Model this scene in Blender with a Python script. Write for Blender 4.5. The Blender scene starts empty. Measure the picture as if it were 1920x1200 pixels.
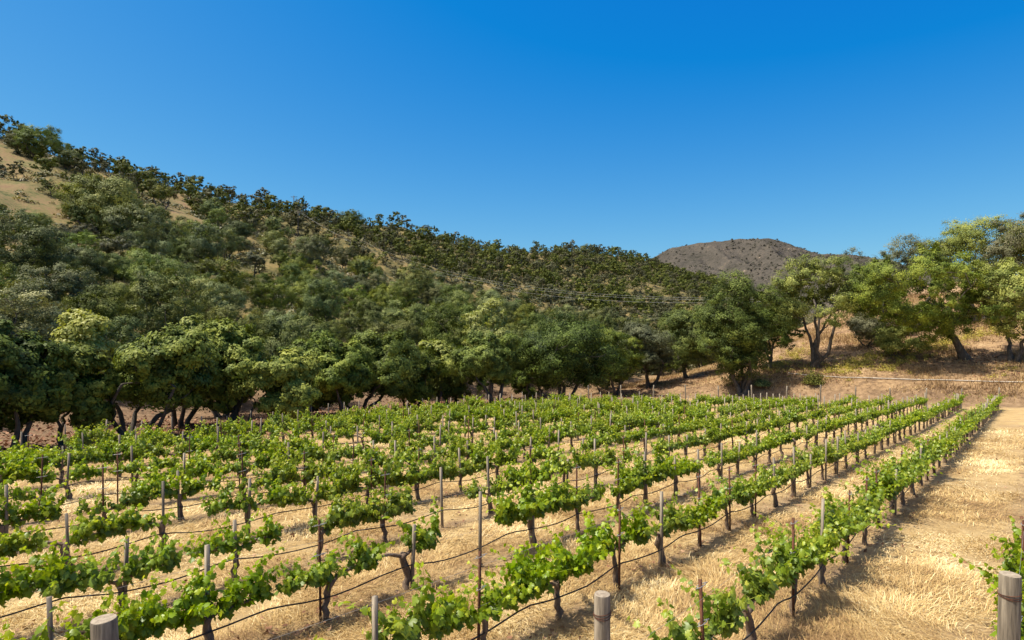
import bpy, math, random
import numpy as np
from mathutils import Vector, Matrix

scene = bpy.context.scene
COL = scene.collection
R = math.radians

# ------------------------------------------------------------------ camera, world, sun
CAMZ = 3.54
F = 1100.0                                     # focal length in pixels of the 1920 px wide photograph
cam_d = bpy.data.cameras.new('camera')
cam = bpy.data.objects.new('camera', cam_d)
COL.objects.link(cam)
cam.location = (0, 0, CAMZ)
cam.rotation_euler = (R(90), 0, 0)
cam_d.sensor_width = 36
cam_d.lens = 36 * F / 1920
cam_d.clip_start = 0.1
cam_d.clip_end = 8000
scene.camera = cam

SUN_EL = R(63)
SUN_AZ = R(-97)              # compass-like: angle from +Y towards +X
sun_dir = Vector((math.sin(SUN_AZ) * math.cos(SUN_EL), math.cos(SUN_AZ) * math.cos(SUN_EL), math.sin(SUN_EL)))
world = bpy.data.worlds.new('World')
scene.world = world
world.use_nodes = True
wn, wl = world.node_tree.nodes, world.node_tree.links
wn.clear()
sky = wn.new('ShaderNodeTexSky')
sky.sky_type = 'NISHITA'
sky.sun_disc = False
sky.sun_elevation = SUN_EL
sky.sun_rotation = SUN_AZ % (2 * math.pi)
sky.altitude = 300
sky.air_density = 1.0
sky.dust_density = 1.0
sky.ozone_density = 3.0
EXPOSURE = 0.62
# deepen the clear-air blue: each channel of the sky is scaled and shifted
sep = wn.new('ShaderNodeSeparateColor'); comb = wn.new('ShaderNodeCombineColor')
wl.new(sky.outputs[0], sep.inputs[0])
for i, (k, off) in enumerate(((1.05, -1.28), (1.20, -0.20), (0.62, 4.5))):
    ma = wn.new('ShaderNodeMath'); ma.operation = 'MULTIPLY_ADD'
    ma.inputs[1].default_value = k / 2 ** EXPOSURE; ma.inputs[2].default_value = off / 2 ** EXPOSURE
    mx = wn.new('ShaderNodeMath'); mx.operation = 'MAXIMUM'; mx.inputs[1].default_value = 0.03
    wl.new(sep.outputs[i], ma.inputs[0]); wl.new(ma.outputs[0], mx.inputs[0]); wl.new(mx.outputs[0], comb.inputs[i])
bg = wn.new('ShaderNodeBackground')
bg.inputs['Strength'].default_value = 0.1
wo = wn.new('ShaderNodeOutputWorld')
# warm glow added round the sun, outside the view, to neutralise blue ambient light
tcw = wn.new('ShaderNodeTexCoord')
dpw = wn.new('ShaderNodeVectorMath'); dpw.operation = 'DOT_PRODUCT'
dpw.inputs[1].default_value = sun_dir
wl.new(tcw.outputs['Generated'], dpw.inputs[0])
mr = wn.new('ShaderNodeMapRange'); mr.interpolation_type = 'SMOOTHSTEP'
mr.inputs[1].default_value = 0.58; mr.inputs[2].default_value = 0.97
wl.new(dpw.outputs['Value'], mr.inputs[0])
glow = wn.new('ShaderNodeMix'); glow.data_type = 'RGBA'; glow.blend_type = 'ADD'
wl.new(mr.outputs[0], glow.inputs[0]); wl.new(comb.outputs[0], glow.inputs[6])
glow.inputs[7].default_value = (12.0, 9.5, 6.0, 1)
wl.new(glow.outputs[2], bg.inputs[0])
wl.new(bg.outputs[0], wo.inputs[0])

sun_d = bpy.data.lights.new('sun', 'SUN')
sun_d.energy = 5.0
sun_d.angle = R(0.53)
sun_d.color = (1.0, 0.94, 0.82)
sun = bpy.data.objects.new('sun', sun_d)
COL.objects.link(sun)
sun.rotation_euler = sun_dir.to_track_quat('Z', 'Y').to_euler()
sun.location = (0, 0, 50)

scene.view_settings.view_transform = 'Standard'
scene.view_settings.look = 'None'
scene.view_settings.exposure = EXPOSURE
scene.view_settings.gamma = 1.0
scene.cycles.max_bounces = 6
scene.cycles.diffuse_bounces = 3
scene.cycles.glossy_bounces = 2
scene.cycles.transmission_bounces = 3

# ------------------------------------------------------------------ numpy helpers
def _hash(ix, iy, s):
    n = (ix.astype(np.int64) * 374761393 + iy.astype(np.int64) * 668265263 + s * 1442695041) & 0x7fffffff
    n = ((n ^ (n >> 13)) * 1274126177) & 0x7fffffff
    return ((n ^ (n >> 16)) & 0xffff) / 65535.0

def vnoise(x, y, s=0):
    x, y = np.asarray(x, float), np.asarray(y, float)
    ix, iy = np.floor(x), np.floor(y)
    fx, fy = x - ix, y - iy
    fx, fy = fx * fx * (3 - 2 * fx), fy * fy * (3 - 2 * fy)
    a, b = _hash(ix, iy, s), _hash(ix + 1, iy, s)
    c, d = _hash(ix, iy + 1, s), _hash(ix + 1, iy + 1, s)
    return (a + (b - a) * fx) * (1 - fy) + (c + (d - c) * fx) * fy

def fbm(x, y, s=0, o=4):
    t, a, n = 0, 1.0, 0
    for i in range(o):
        t = t + a * vnoise(x * 2 ** i + 17.3 * i, y * 2 ** i - 9.1 * i, s + i)
        n += a
        a *= 0.5
    return t / n

def smooth(e0, e1, x):
    t = np.clip((x - e0) / (e1 - e0), 0, 1)
    return t * t * (3 - 2 * t)

def unit(a):
    return a / np.maximum(np.linalg.norm(a, axis=-1, keepdims=True), 1e-9)

# ------------------------------------------------------------------ terrain function (world metres)
UX, UY = 0.6686, 0.7436                        # direction of the vine rows
ROT = math.atan2(UY, UX)
SLOPE_Y = -0.0818
ROWSLOPE = SLOPE_Y * UY

SKYLINE = [(-300, 150), (-120, 215), (0, 258), (60, 275), (140, 305), (200, 322), (300, 345), (400, 372), (470, 385), (560, 402), (640, 425),
           (740, 424), (820, 448), (880, 468), (950, 476), (1090, 471), (1190, 485), (1235, 505), (1290, 528), (1340, 552), (1400, 578), (1450, 596)]
RIDGE_V = 235.0
_ru, _rh = [], []
for _px, _py in SKYLINE:
    _a = (_px - 960) / F
    _z = RIDGE_V / (UX - UY * _a)
    _ru.append(_z * (UX * _a + UY))
    _rh.append((600 - _py) / F * _z + CAMZ)
_ru += [900, 4000]
_rh += [4, -5]

def terrain(x, y):
    x, y = np.asarray(x, float), np.asarray(y, float)
    u, v = UX * x + UY * y, -UY * x + UX * y
    uc = np.where(u > 100, 100 + (u - 100) * 0.15, u)
    uc = np.clip(uc, -60, 200)
    vc = np.clip(v, -40, 46)
    base = SLOPE_Y * (UY * uc + UX * vc)
    ue = u + 0.12 * np.maximum(v, 0)
    rise = np.interp(ue, [69.0, 71.0, 72.0, 73.2, 75, 81, 110, 150, 220, 320, 900], [0, 0.1, 0.35, 1.5, 2.1, 4.2, 13, 19, 17, 12, 0])
    rise = rise * np.interp(v, [-400, 0, 25, 38, 48, 60], [1.1, 1, 0.95, 0.45, 0.15, 0])
    rn = fbm(u * 0.11, v * 0.11, 5, 3) - 0.5
    rise = rise + rn * np.clip(rise, 0, 6) * 0.3
    s = (v - 47) / (RIDGE_V - 47)
    top = np.interp(u, _ru, _rh)
    sc = np.clip(s, 0, 1)
    prof = 0.25 * sc * sc + 0.75 * sc
    prof = prof * (1 - smooth(1.0, 3.0, s) * 0.6)
    gul = (fbm(u * 0.03 + v * 0.008, v * 0.012, 11, 4) - 0.5) * 12 + (fbm(u * 0.09, v * 0.09, 31, 3) - 0.5) * 4
    hill = np.where(s > 0, base + (top - base) * prof + gul * np.clip(sc * 2.5, 0, 1) * np.clip((1.0 - sc) * 4, 0, 1), base)
    z = np.where(v > 47, hill, base) + rise
    d = np.hypot(x, y)
    z = z + (fbm(x * 0.9, y * 0.9, 3, 3) - 0.5) * 0.10 * np.clip(d / 8, 0, 1) * np.clip(2 - d / 60, 0.2, 1)
    return z

def ground_z(x, y):
    return float(terrain(np.array([x]), np.array([y]))[0])

def pix(px, py, zmax=700):
    """first terrain point seen through a pixel of the photograph"""
    zz = np.geomspace(4, zmax, 6000)
    x = (px - 960) / F * zz
    h = CAMZ + (600 - py) / F * zz
    g = terrain(x, zz)
    i = np.argmax(g >= h)
    if g[i] < h[i]:
        i = len(zz) - 1
    return float(x[i]), float(zz[i]), float(g[i])

def at_v(px, v):
    a = (px - 960) / F
    z = v / (UX - UY * a)
    return a * z, z, ground_z(a * z, z)

def edge_shift(u):
    """the tree side of the block bends towards the camera at its near end (metres across the rows)"""
    return 7.0 * (1 - np.clip((np.asarray(u, float) - 2) / 21.0, 0, 1))

def uv_xy(u, v):
    return UX * u - UY * v, UY * u + UX * v

# ------------------------------------------------------------------ mesh helpers
def make_mesh(name, V, faces, mats, tint=None, smooth_shade=False, idx=None):
    """faces: list of int arrays (n,k); idx: material index per array"""
    me = bpy.data.meshes.new(name)
    V = np.asarray(V, np.float32)
    me.vertices.add(len(V))
    me.vertices.foreach_set('co', V.ravel())
    faces = [np.asarray(f, np.int32) for f in faces if len(f)]
    loops = np.concatenate([f.ravel() for f in faces])
    tot = np.concatenate([np.full(len(f), f.shape[1], np.int32) for f in faces])
    st = np.concatenate([[0], np.cumsum(tot)[:-1]]).astype(np.int32)
    me.loops.add(len(loops))
    me.loops.foreach_set('vertex_index', loops)
    me.polygons.add(len(tot))
    me.polygons.foreach_set('loop_start', st)
    me.polygons.foreach_set('loop_total', tot)
    if idx is not None:
        mi = np.concatenate([np.full(len(f), i, np.int32) for f, i in zip(faces, idx)])
        me.polygons.foreach_set('material_index', mi)
    if smooth_shade:
        me.polygons.foreach_set('use_smooth', np.ones(len(tot), bool))
    for m in (mats if isinstance(mats, (list, tuple)) else [mats]):
        me.materials.append(m)
    if tint is not None:
        a = me.attributes.new('tint', 'FLOAT', 'POINT')
        a.data.foreach_set('value', np.asarray(tint, np.float32))
    me.update(calc_edges=True)
    return me

def link(name, data, parent=None, loc=None, rotz=0.0, scale=None):
    o = bpy.data.objects.new(name, data)
    COL.objects.link(o)
    if parent is not None:
        o.parent = parent
    if loc is not None:
        o.location = loc
    if rotz:
        o.rotation_euler = (0, 0, rotz)
    if scale is not None:
        o.scale = scale
    return o

def tag(o, label=None, cat=None, group=None, kind=None):
    if label: o['label'] = label
    if cat: o['category'] = cat
    if group: o['group'] = group
    if kind: o['kind'] = kind
    return o

class Geo:
    """collects vertices and faces"""
    def __init__(self):
        self.V, self.Q, self.T, self.t, self.n = [], [], [], [], 0
    def add(self, V, quads=None, tris=None, tint=0.5):
        V = np.asarray(V, float)
        self.V.append(V)
        if quads is not None and len(quads): self.Q.append(np.asarray(quads) + self.n)
        if tris is not None and len(tris): self.T.append(np.asarray(tris) + self.n)
        self.t.append(np.full(len(V), tint) if np.isscalar(tint) else np.asarray(tint))
        self.n += len(V)
    def tube(self, P, rad, sides=6, tint=0.5, cap=True, wob=0.0, rng=None):
        P = np.asarray(P, float)
        rad = np.broadcast_to(np.asarray(rad, float), (len(P),))
        T = unit(np.gradient(P, axis=0))
        ref = np.array([0.13, 0.97, 0.2]) if abs(T[0][2]) > 0.6 else np.array([0, 0, 1.0])
        A = unit(np.cross(T, ref)); B = np.cross(T, A)
        th = np.linspace(0, 2 * np.pi, sides, endpoint=False)
        rr = rad[:, None] * (1 + (rng.uniform(-wob, wob, (len(P), sides)) if wob else 0))
        V = P[:, None] + rr[..., None] * (np.cos(th)[None, :, None] * A[:, None] + np.sin(th)[None, :, None] * B[:, None])
        n = len(P)
        i, j = np.meshgrid(np.arange(n - 1), np.arange(sides), indexing='ij')
        k = (j + 1) % sides
        q = np.stack([i * sides + j, i * sides + k, (i + 1) * sides + k, (i + 1) * sides + j], -1).reshape(-1, 4)
        V = V.reshape(-1, 3)
        tr = None
        if cap:
            V = np.vstack([V, P[-1] + T[-1] * rad[-1] * 0.3])
            jj = np.arange(sides)
            tr = np.stack([(n - 1) * sides + jj, (n - 1) * sides + (jj + 1) % sides, np.full(sides, n * sides)], -1)
        self.add(V, q, tr, tint)
    def box(self, c, s, tint=0.5, taper=1.0, M=None):
        s = np.asarray(s) / 2
        v = np.array([[-1, -1, -1], [1, -1, -1], [1, 1, -1], [-1, 1, -1], [-1, -1, 1], [1, -1, 1], [1, 1, 1], [-1, 1, 1]], float)
        v[4:, :2] *= taper
        v = v * s
        if M is not None: v = v @ np.asarray(M).T
        self.add(v + np.asarray(c), [[0, 3, 2, 1], [4, 5, 6, 7], [0, 1, 5, 4], [1, 2, 6, 5], [2, 3, 7, 6], [3, 0, 4, 7]], None, tint)
    def mesh(self, name, mats, smooth_shade=False, idx=None):
        f = []
        if self.Q: f.append(np.vstack(self.Q))
        if self.T: f.append(np.vstack(self.T))
        return make_mesh(name, np.vstack(self.V), f, mats, np.concatenate(self.t), smooth_shade)

# ------------------------------------------------------------------ materials
def new_mat(name):
    m = bpy.data.materials.new(name)
    m.use_nodes = True
    nt = m.node_tree
    nt.nodes.clear()
    out = nt.nodes.new('ShaderNodeOutputMaterial')
    return m, nt.nodes, nt.links, out

def ramp(nd, stops):
    r = nd.new('ShaderNodeValToRGB')
    el = r.color_ramp.elements
    while len(el) < len(stops): el.new(0.5)
    for e, (p, c) in zip(el, stops):
        e.position = p
        e.color = (*c, 1)
    return r

def math_n(nd, lk, op, a, b=None, c=None):
    m = nd.new('ShaderNodeMath'); m.operation = op
    for i, v in enumerate((a, b, c)):
        if v is None: continue
        if isinstance(v, (int, float)): m.inputs[i].default_value = v
        else: lk.new(v, m.inputs[i])
    return m.outputs[0]

def noise_n(nd, lk, scale, detail=4, vec=None, rough=0.55):
    n = nd.new('ShaderNodeTexNoise')
    n.inputs['Scale'].default_value = scale
    n.inputs['Detail'].default_value = detail
    n.inputs['Roughness'].default_value = rough
    if vec is not None: lk.new(vec, n.inputs['Vector'])
    return n.outputs[0]

def mix_c(nd, lk, fac, a, b, mode='MIX'):
    m = nd.new('ShaderNodeMix'); m.data_type = 'RGBA'; m.blend_type = mode
    if isinstance(fac, (int, float)): m.inputs[0].default_value = fac
    else: lk.new(fac, m.inputs[0])
    for k, v in ((6, a), (7, b)):
        if isinstance(v, tuple): m.inputs[k].default_value = (*v, 1)
        else: lk.new(v, m.inputs[k])
    return m.outputs[2]

def foliage_mat(name, stops, transl=0.25, obj_var=0.25, rough=0.55, spec=0.3, transl_tint=(1.2, 1.25, 0.5)):
    m, nd, lk, out = new_mat(name)
    at = nd.new('ShaderNodeAttribute'); at.attribute_name = 'tint'
    r = ramp(nd, stops)
    lk.new(at.outputs['Fac'], r.inputs[0])
    oi = nd.new('ShaderNodeObjectInfo')
    h = nd.new('ShaderNodeHueSaturation')
    lk.new(math_n(nd, lk, 'MULTIPLY_ADD', oi.outputs['Random'], 0.04 * obj_var * 4, 0.5 - 0.032 * obj_var * 4), h.inputs['Hue'])
    rv = math_n(nd, lk, 'FRACT', math_n(nd, lk, 'MULTIPLY', oi.outputs['Random'], 17.31))
    lk.new(math_n(nd, lk, 'MULTIPLY_ADD', rv, obj_var * 2, 1 - obj_var), h.inputs['Value'])
    rs = math_n(nd, lk, 'FRACT', math_n(nd, lk, 'MULTIPLY', oi.outputs['Random'], 41.7))
    lk.new(math_n(nd, lk, 'MULTIPLY_ADD', rs, obj_var * 1.2, 1 - obj_var * 0.7), h.inputs['Saturation'])
    lk.new(r.outputs[0], h.inputs['Color'])
    p = nd.new('ShaderNodeBsdfPrincipled')
    p.inputs['Roughness'].default_value = rough
    p.inputs['Specular IOR Level'].default_value = spec
    lk.new(h.outputs[0], p.inputs['Base Color'])
    t = nd.new('ShaderNodeBsdfTranslucent')
    lk.new(mix_c(nd, lk, 1.0, h.outputs[0], transl_tint, 'MULTIPLY'), t.inputs[0])
    mx = nd.new('ShaderNodeMixShader'); mx.inputs[0].default_value = transl
    lk.new(p.outputs[0], mx.inputs[1]); lk.new(t.outputs[0], mx.inputs[2]); lk.new(mx.outputs[0], out.inputs[0])
    return m

def rough_mat(name, stops, scale=6, detail=6, rough=0.85, bump=0.4, stretch=(1, 1, 1), metallic=0.0, dist=0.02, var=0.0):
    m, nd, lk, out = new_mat(name)
    tc = nd.new('ShaderNodeTexCoord')
    mp = nd.new('ShaderNodeMapping'); mp.inputs['Scale'].default_value = stretch
    lk.new(tc.outputs['Object'], mp.inputs[0])
    n = noise_n(nd, lk, scale, detail, mp.outputs[0], 0.65)
    r = ramp(nd, stops)
    lk.new(n, r.inputs[0])
    c = r.outputs[0]
    if var:
        oi = nd.new('ShaderNodeObjectInfo')
        h = nd.new('ShaderNodeHueSaturation')
        lk.new(math_n(nd, lk, 'MULTIPLY_ADD', oi.outputs['Random'], 2 * var, 1 - var), h.inputs['Value'])
        lk.new(c, h.inputs['Color']); c = h.outputs[0]
    p = nd.new('ShaderNodeBsdfPrincipled')
    p.inputs['Roughness'].default_value = rough
    p.inputs['Metallic'].default_value = metallic
    p.inputs['Specular IOR Level'].default_value = 0.25
    lk.new(c, p.inputs['Base Color'])
    if bump:
        b = nd.new('ShaderNodeBump'); b.inputs['Strength'].default_value = bump; b.inputs['Distance'].default_value = dist
        lk.new(n, b.inputs['Height']); lk.new(b.outputs[0], p.inputs['Normal'])
    lk.new(p.outputs[0], out.inputs[0])
    return m

M_OAK = foliage_mat('oak_leaves', [(0.0, (0.022, 0.036, 0.010)), (0.5, (0.105, 0.140, 0.036)), (1.0, (0.270, 0.300, 0.090))], 0.16, 0.34, 0.6, 0.12)
M_OAKN = foliage_mat('near_oak_leaves', [(0.0, (0.026, 0.042, 0.009)), (0.5, (0.120, 0.162, 0.028)), (1.0, (0.300, 0.330, 0.060))], 0.18, 0.12, 0.6, 0.15)
M_SYC = foliage_mat('sycamore_leaves', [(0.0, (0.13, 0.16, 0.025)), (0.5, (0.27, 0.29, 0.06)), (1.0, (0.42, 0.42, 0.12))], 0.3, 0.1)
M_DRYOAK = foliage_mat('thin_oak_leaves', [(0.0, (0.050, 0.055, 0.030)), (0.5, (0.118, 0.125, 0.064)), (1.0, (0.215, 0.212, 0.115))], 0.2, 0.25, 0.6, 0.15)
M_SCRUB = foliage_mat('scrub_leaves', [(0.0, (0.045, 0.055, 0.025)), (0.35, (0.09, 0.095, 0.04)), (0.6, (0.16, 0.15, 0.055)), (0.8, (0.15, 0.12, 0.075)), (1.0, (0.32, 0.25, 0.06))], 0.15, 0.0)
M_VINE = foliage_mat('vine_leaves', [(0.0, (0.055, 0.105, 0.008)), (0.45, (0.180, 0.265, 0.014)), (0.75, (0.345, 0.405, 0.024)), (1.0, (0.54, 0.52, 0.07))], 0.42, 0.10, 0.42, 0.4)
M_BARK = rough_mat('oak_bark', [(0.25, (0.030, 0.024, 0.019)), (0.55, (0.095, 0.078, 0.062)), (0.8, (0.20, 0.175, 0.15))], 5, 8, 0.9, 0.8, (1, 1, 0.35), dist=0.06)
M_VBARK = rough_mat('vine_bark', [(0.25, (0.055, 0.036, 0.025)), (0.55, (0.17, 0.118, 0.082)), (0.8, (0.30, 0.225, 0.17))], 22, 7, 0.9, 0.9, (1, 1, 0.3), dist=0.015)
M_WOOD = rough_mat('weathered_wood', [(0.30, (0.060, 0.047, 0.035)), (0.48, (0.19, 0.155, 0.115)), (0.66, (0.33, 0.275, 0.205))], 26, 8, 0.85, 0.9, (1, 1, 0.07), dist=0.008, var=0.25)
M_WOODTOP = rough_mat('post_end_grain', [(0.3, (0.16, 0.12, 0.085)), (0.7, (0.36, 0.30, 0.22))], 30, 6, 0.9, 0.6, dist=0.006)
M_RUST = rough_mat('rusty_steel', [(0.3, (0.045, 0.018, 0.010)), (0.6, (0.12, 0.048, 0.025)), (0.85, (0.20, 0.10, 0.06))], 18, 6, 0.75, 0.3, dist=0.004, var=0.2)
M_WIRE = rough_mat('galvanised_wire', [(0.3, (0.20, 0.19, 0.18)), (0.7, (0.42, 0.41, 0.39))], 30, 3, 0.5, 0.0, metallic=0.4)
M_HOSE = rough_mat('black_hose', [(0.3, (0.018, 0.015, 0.013)), (0.7, (0.05, 0.042, 0.036))], 12, 4, 0.55, 0.0)
M_BLUE = rough_mat('blue_tubing', [(0.3, (0.01, 0.10, 0.20)), (0.7, (0.03, 0.20, 0.36))], 12, 4, 0.4, 0.0)
M_PIPE = rough_mat('pale_pipe', [(0.3, (0.26, 0.21, 0.16)), (0.7, (0.48, 0.42, 0.35))], 3, 4, 0.6, 0.0)
M_CABLE = rough_mat('power_cable', [(0.3, (0.24, 0.24, 0.24)), (0.7, (0.36, 0.36, 0.35))], 3, 2, 0.4, 0.0, metallic=0.3)

# ------------------------------------------------------------------ ground material
def ground_mat():
    m, nd, lk, out = new_mat('dry_ground')
    geo = nd.new('ShaderNodeNewGeometry')
    P = geo.outputs['Position']
    def attr(n):
        a = nd.new('ShaderNodeAttribute'); a.attribute_name = n
        return a.outputs['Fac']
    n_big = noise_n(nd, lk, 0.35, 5, P)
    n_mid = noise_n(nd, lk, 2.2, 6, P)
    n_fine = noise_n(nd, lk, 26, 5, P, 0.7)
    mp = nd.new('ShaderNodeMapping'); mp.inputs['Scale'].default_value = (1.0, 6.0, 1.0); mp.inputs['Rotation'].default_value = (0, 0, -ROT + 0.4)
    lk.new(P, mp.inputs[0])
    n_str = noise_n(nd, lk, 14, 5, mp.outputs[0], 0.7)
    # straw
    straw = ramp(nd, [(0.30, (0.22, 0.145, 0.07)), (0.45, (0.39, 0.26, 0.115)), (0.6, (0.53, 0.385, 0.19)), (0.78, (0.68, 0.54, 0.31))])
    lk.new(math_n(nd, lk, 'ADD', math_n(nd, lk, 'MULTIPLY', n_mid, 0.45), math_n(nd, lk, 'MULTIPLY', math_n(nd, lk, 'ADD', n_fine, n_str), 0.275)), straw.inputs[0])
    soil = ramp(nd, [(0.3, (0.15, 0.098, 0.058)), (0.5, (0.29, 0.195, 0.110)), (0.7, (0.43, 0.305, 0.175))])
    lk.new(math_n(nd, lk, 'ADD', math_n(nd, lk, 'MULTIPLY', n_mid, 0.5), math_n(nd, lk, 'MULTIPLY', n_fine, 0.5)), soil.inputs[0])
    # bare strips beneath the vines: distance from the row lines
    dp = nd.new('ShaderNodeVectorMath'); dp.operation = 'DOT_PRODUCT'
    dp.inputs[1].default_value = (-UY, UX, 0)
    lk.new(P, dp.inputs[0])
    fr = math_n(nd, lk, 'FRACT', math_n(nd, lk, 'MULTIPLY_ADD', dp.outputs['Value'], 1 / 2.42, -0.21 / 2.42 + 50.5))
    dist = math_n(nd, lk, 'ABSOLUTE', math_n(nd, lk, 'SUBTRACT', fr, 0.5))
    dist = math_n(nd, lk, 'ADD', dist, math_n(nd, lk, 'MULTIPLY_ADD', n_mid, 0.36, -0.18))
    strip = math_n(nd, lk, 'SUBTRACT', 1.0, math_n(nd, lk, 'SMOOTH_MIN', math_n(nd, lk, 'MULTIPLY', dist, 5.5), 1.0, 0.2))
    strip = math_n(nd, lk, 'MULTIPLY', math_n(nd, lk, 'MAXIMUM', strip, 0.0), 0.85)
    vine = mix_c(nd, lk, strip, straw.outputs[0], soil.outputs[0])
    patch = nd.new('ShaderNodeMapRange'); patch.inputs[1].default_value = 0.52; patch.inputs[2].default_value = 0.64; patch.inputs[4].default_value = 0.55
    lk.new(noise_n(nd, lk, 0.55, 5, P, 0.6), patch.inputs[0])
    vine = mix_c(nd, lk, patch.outputs[0], vine, soil.outputs[0])
    # more soil further out in the block
    far = nd.new('ShaderNodeMapRange'); far.inputs[1].default_value = 12; far.inputs[2].default_value = 34; far.inputs[3].default_value = 0; far.inputs[4].default_value = 0.62
    lk.new(dp.outputs['Value'], far.inputs[0])
    warm = ramp(nd, [(0.3, (0.21, 0.13, 0.068)), (0.52, (0.36, 0.23, 0.112)), (0.72, (0.48, 0.33, 0.165))])
    lk.new(n_mid, warm.inputs[0])
    vine = mix_c(nd, lk, far.outputs[0], vine, warm.outputs[0])
    # hillside
    n_h = noise_n(nd, lk, 0.16, 7, P, 0.65)
    n_h2 = noise_n(nd, lk, 1.1, 5, P, 0.65)
    hill = ramp(nd, [(0.38, (0.055, 0.054, 0.024)), (0.47, (0.110, 0.095, 0.038)), (0.55, (0.185, 0.138, 0.056)), (0.66, (0.27, 0.185, 0.092))])
    lk.new(math_n(nd, lk, 'ADD', math_n(nd, lk, 'MULTIPLY', n_h, 0.6), math_n(nd, lk, 'MULTIPLY', n_h2, 0.4)), hill.inputs[0])
    clear = ramp(nd, [(0.38, (0.070, 0.075, 0.028)), (0.46, (0.145, 0.125, 0.050)), (0.54, (0.20, 0.138, 0.068)), (0.64, (0.155, 0.090, 0.055))])
    lk.new(math_n(nd, lk, 'ADD', math_n(nd, lk, 'MULTIPLY', n_h, 0.5), math_n(nd, lk, 'MULTIPLY', n_h2, 0.5)), clear.inputs[0])
    slope = ramp(nd, [(0.36, (0.11, 0.068, 0.042)), (0.46, (0.22, 0.140, 0.076)), (0.56, (0.32, 0.205, 0.108)), (0.68, (0.43, 0.30, 0.165))])
    lk.new(math_n(nd, lk, 'ADD', math_n(nd, lk, 'MULTIPLY', n_big, 0.5), math_n(nd, lk, 'MULTIPLY', n_mid, 0.5)), slope.inputs[0])
    dirt = ramp(nd, [(0.32, (0.085, 0.055, 0.034)), (0.5, (0.18, 0.115, 0.068)), (0.68, (0.30, 0.20, 0.12))])
    lk.new(math_n(nd, lk, 'ADD', math_n(nd, lk, 'MULTIPLY', n_mid, 0.6), math_n(nd, lk, 'MULTIPLY', n_fine, 0.4)), dirt.inputs[0])
    c = mix_c(nd, lk, attr('m_hill'), vine, hill.outputs[0])
    c = mix_c(nd, lk, attr('m_clear'), c, clear.outputs[0])
    c = mix_c(nd, lk, attr('m_slope'), c, slope.outputs[0])
    c = mix_c(nd, lk, attr('m_dirt'), c, dirt.outputs[0])
    p = nd.new('ShaderNodeBsdfPrincipled')
    p.inputs['Roughness'].default_value = 0.95
    p.inputs['Specular IOR Level'].default_value = 0.1
    lk.new(c, p.inputs['Base Color'])
    b = nd.new('ShaderNodeBump'); b.inputs['Strength'].default_value = 0.8; b.inputs['Distance'].default_value = 0.05
    lk.new(math_n(nd, lk, 'ADD', n_str, math_n(nd, lk, 'ADD', n_fine, math_n(nd, lk, 'MULTIPLY', n_mid, 2.0))), b.inputs['Height'])
    lk.new(b.outputs[0], p.inputs['Normal'])
    lk.new(p.outputs[0], out.inputs[0])
    return m

M_GROUND = ground_mat()

def inside_poly(x, y, poly):
    r = np.zeros(x.shape, bool)
    n = len(poly)
    for i in range(n):
        (x1, y1), (x2, y2) = poly[i], poly[(i + 1) % n]
        c = ((y1 > y) != (y2 > y)) & (x < (x2 - x1) * (y - y1) / (y2 - y1 + 1e-9) + x1)
        r ^= c
    return r

# the grass clearings on the left hill, as outlines on its slope in (u, v)
def hill_outline(pts):
    out = []
    for px, py in pts:
        x, y, z = pix(px, py)
        out.append((UX * x + UY * y, -UY * x + UX * y))
    return out
CLEAR1 = hill_outline([(-80, 300), (0, 330), (60, 345), (120, 385), (165, 445), (130, 470), (90, 430), (0, 395), (-80, 380)])
CLEAR2 = hill_outline([(-80, 240), (5, 264), (60, 300), (105, 325), (60, 335), (0, 312), (-80, 290)])
CLEAR3 = hill_outline([(300, 352), (345, 365), (380, 420), (340, 430), (300, 385)])
CLEARS = [CLEAR1, CLEAR2, CLEAR3]

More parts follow.
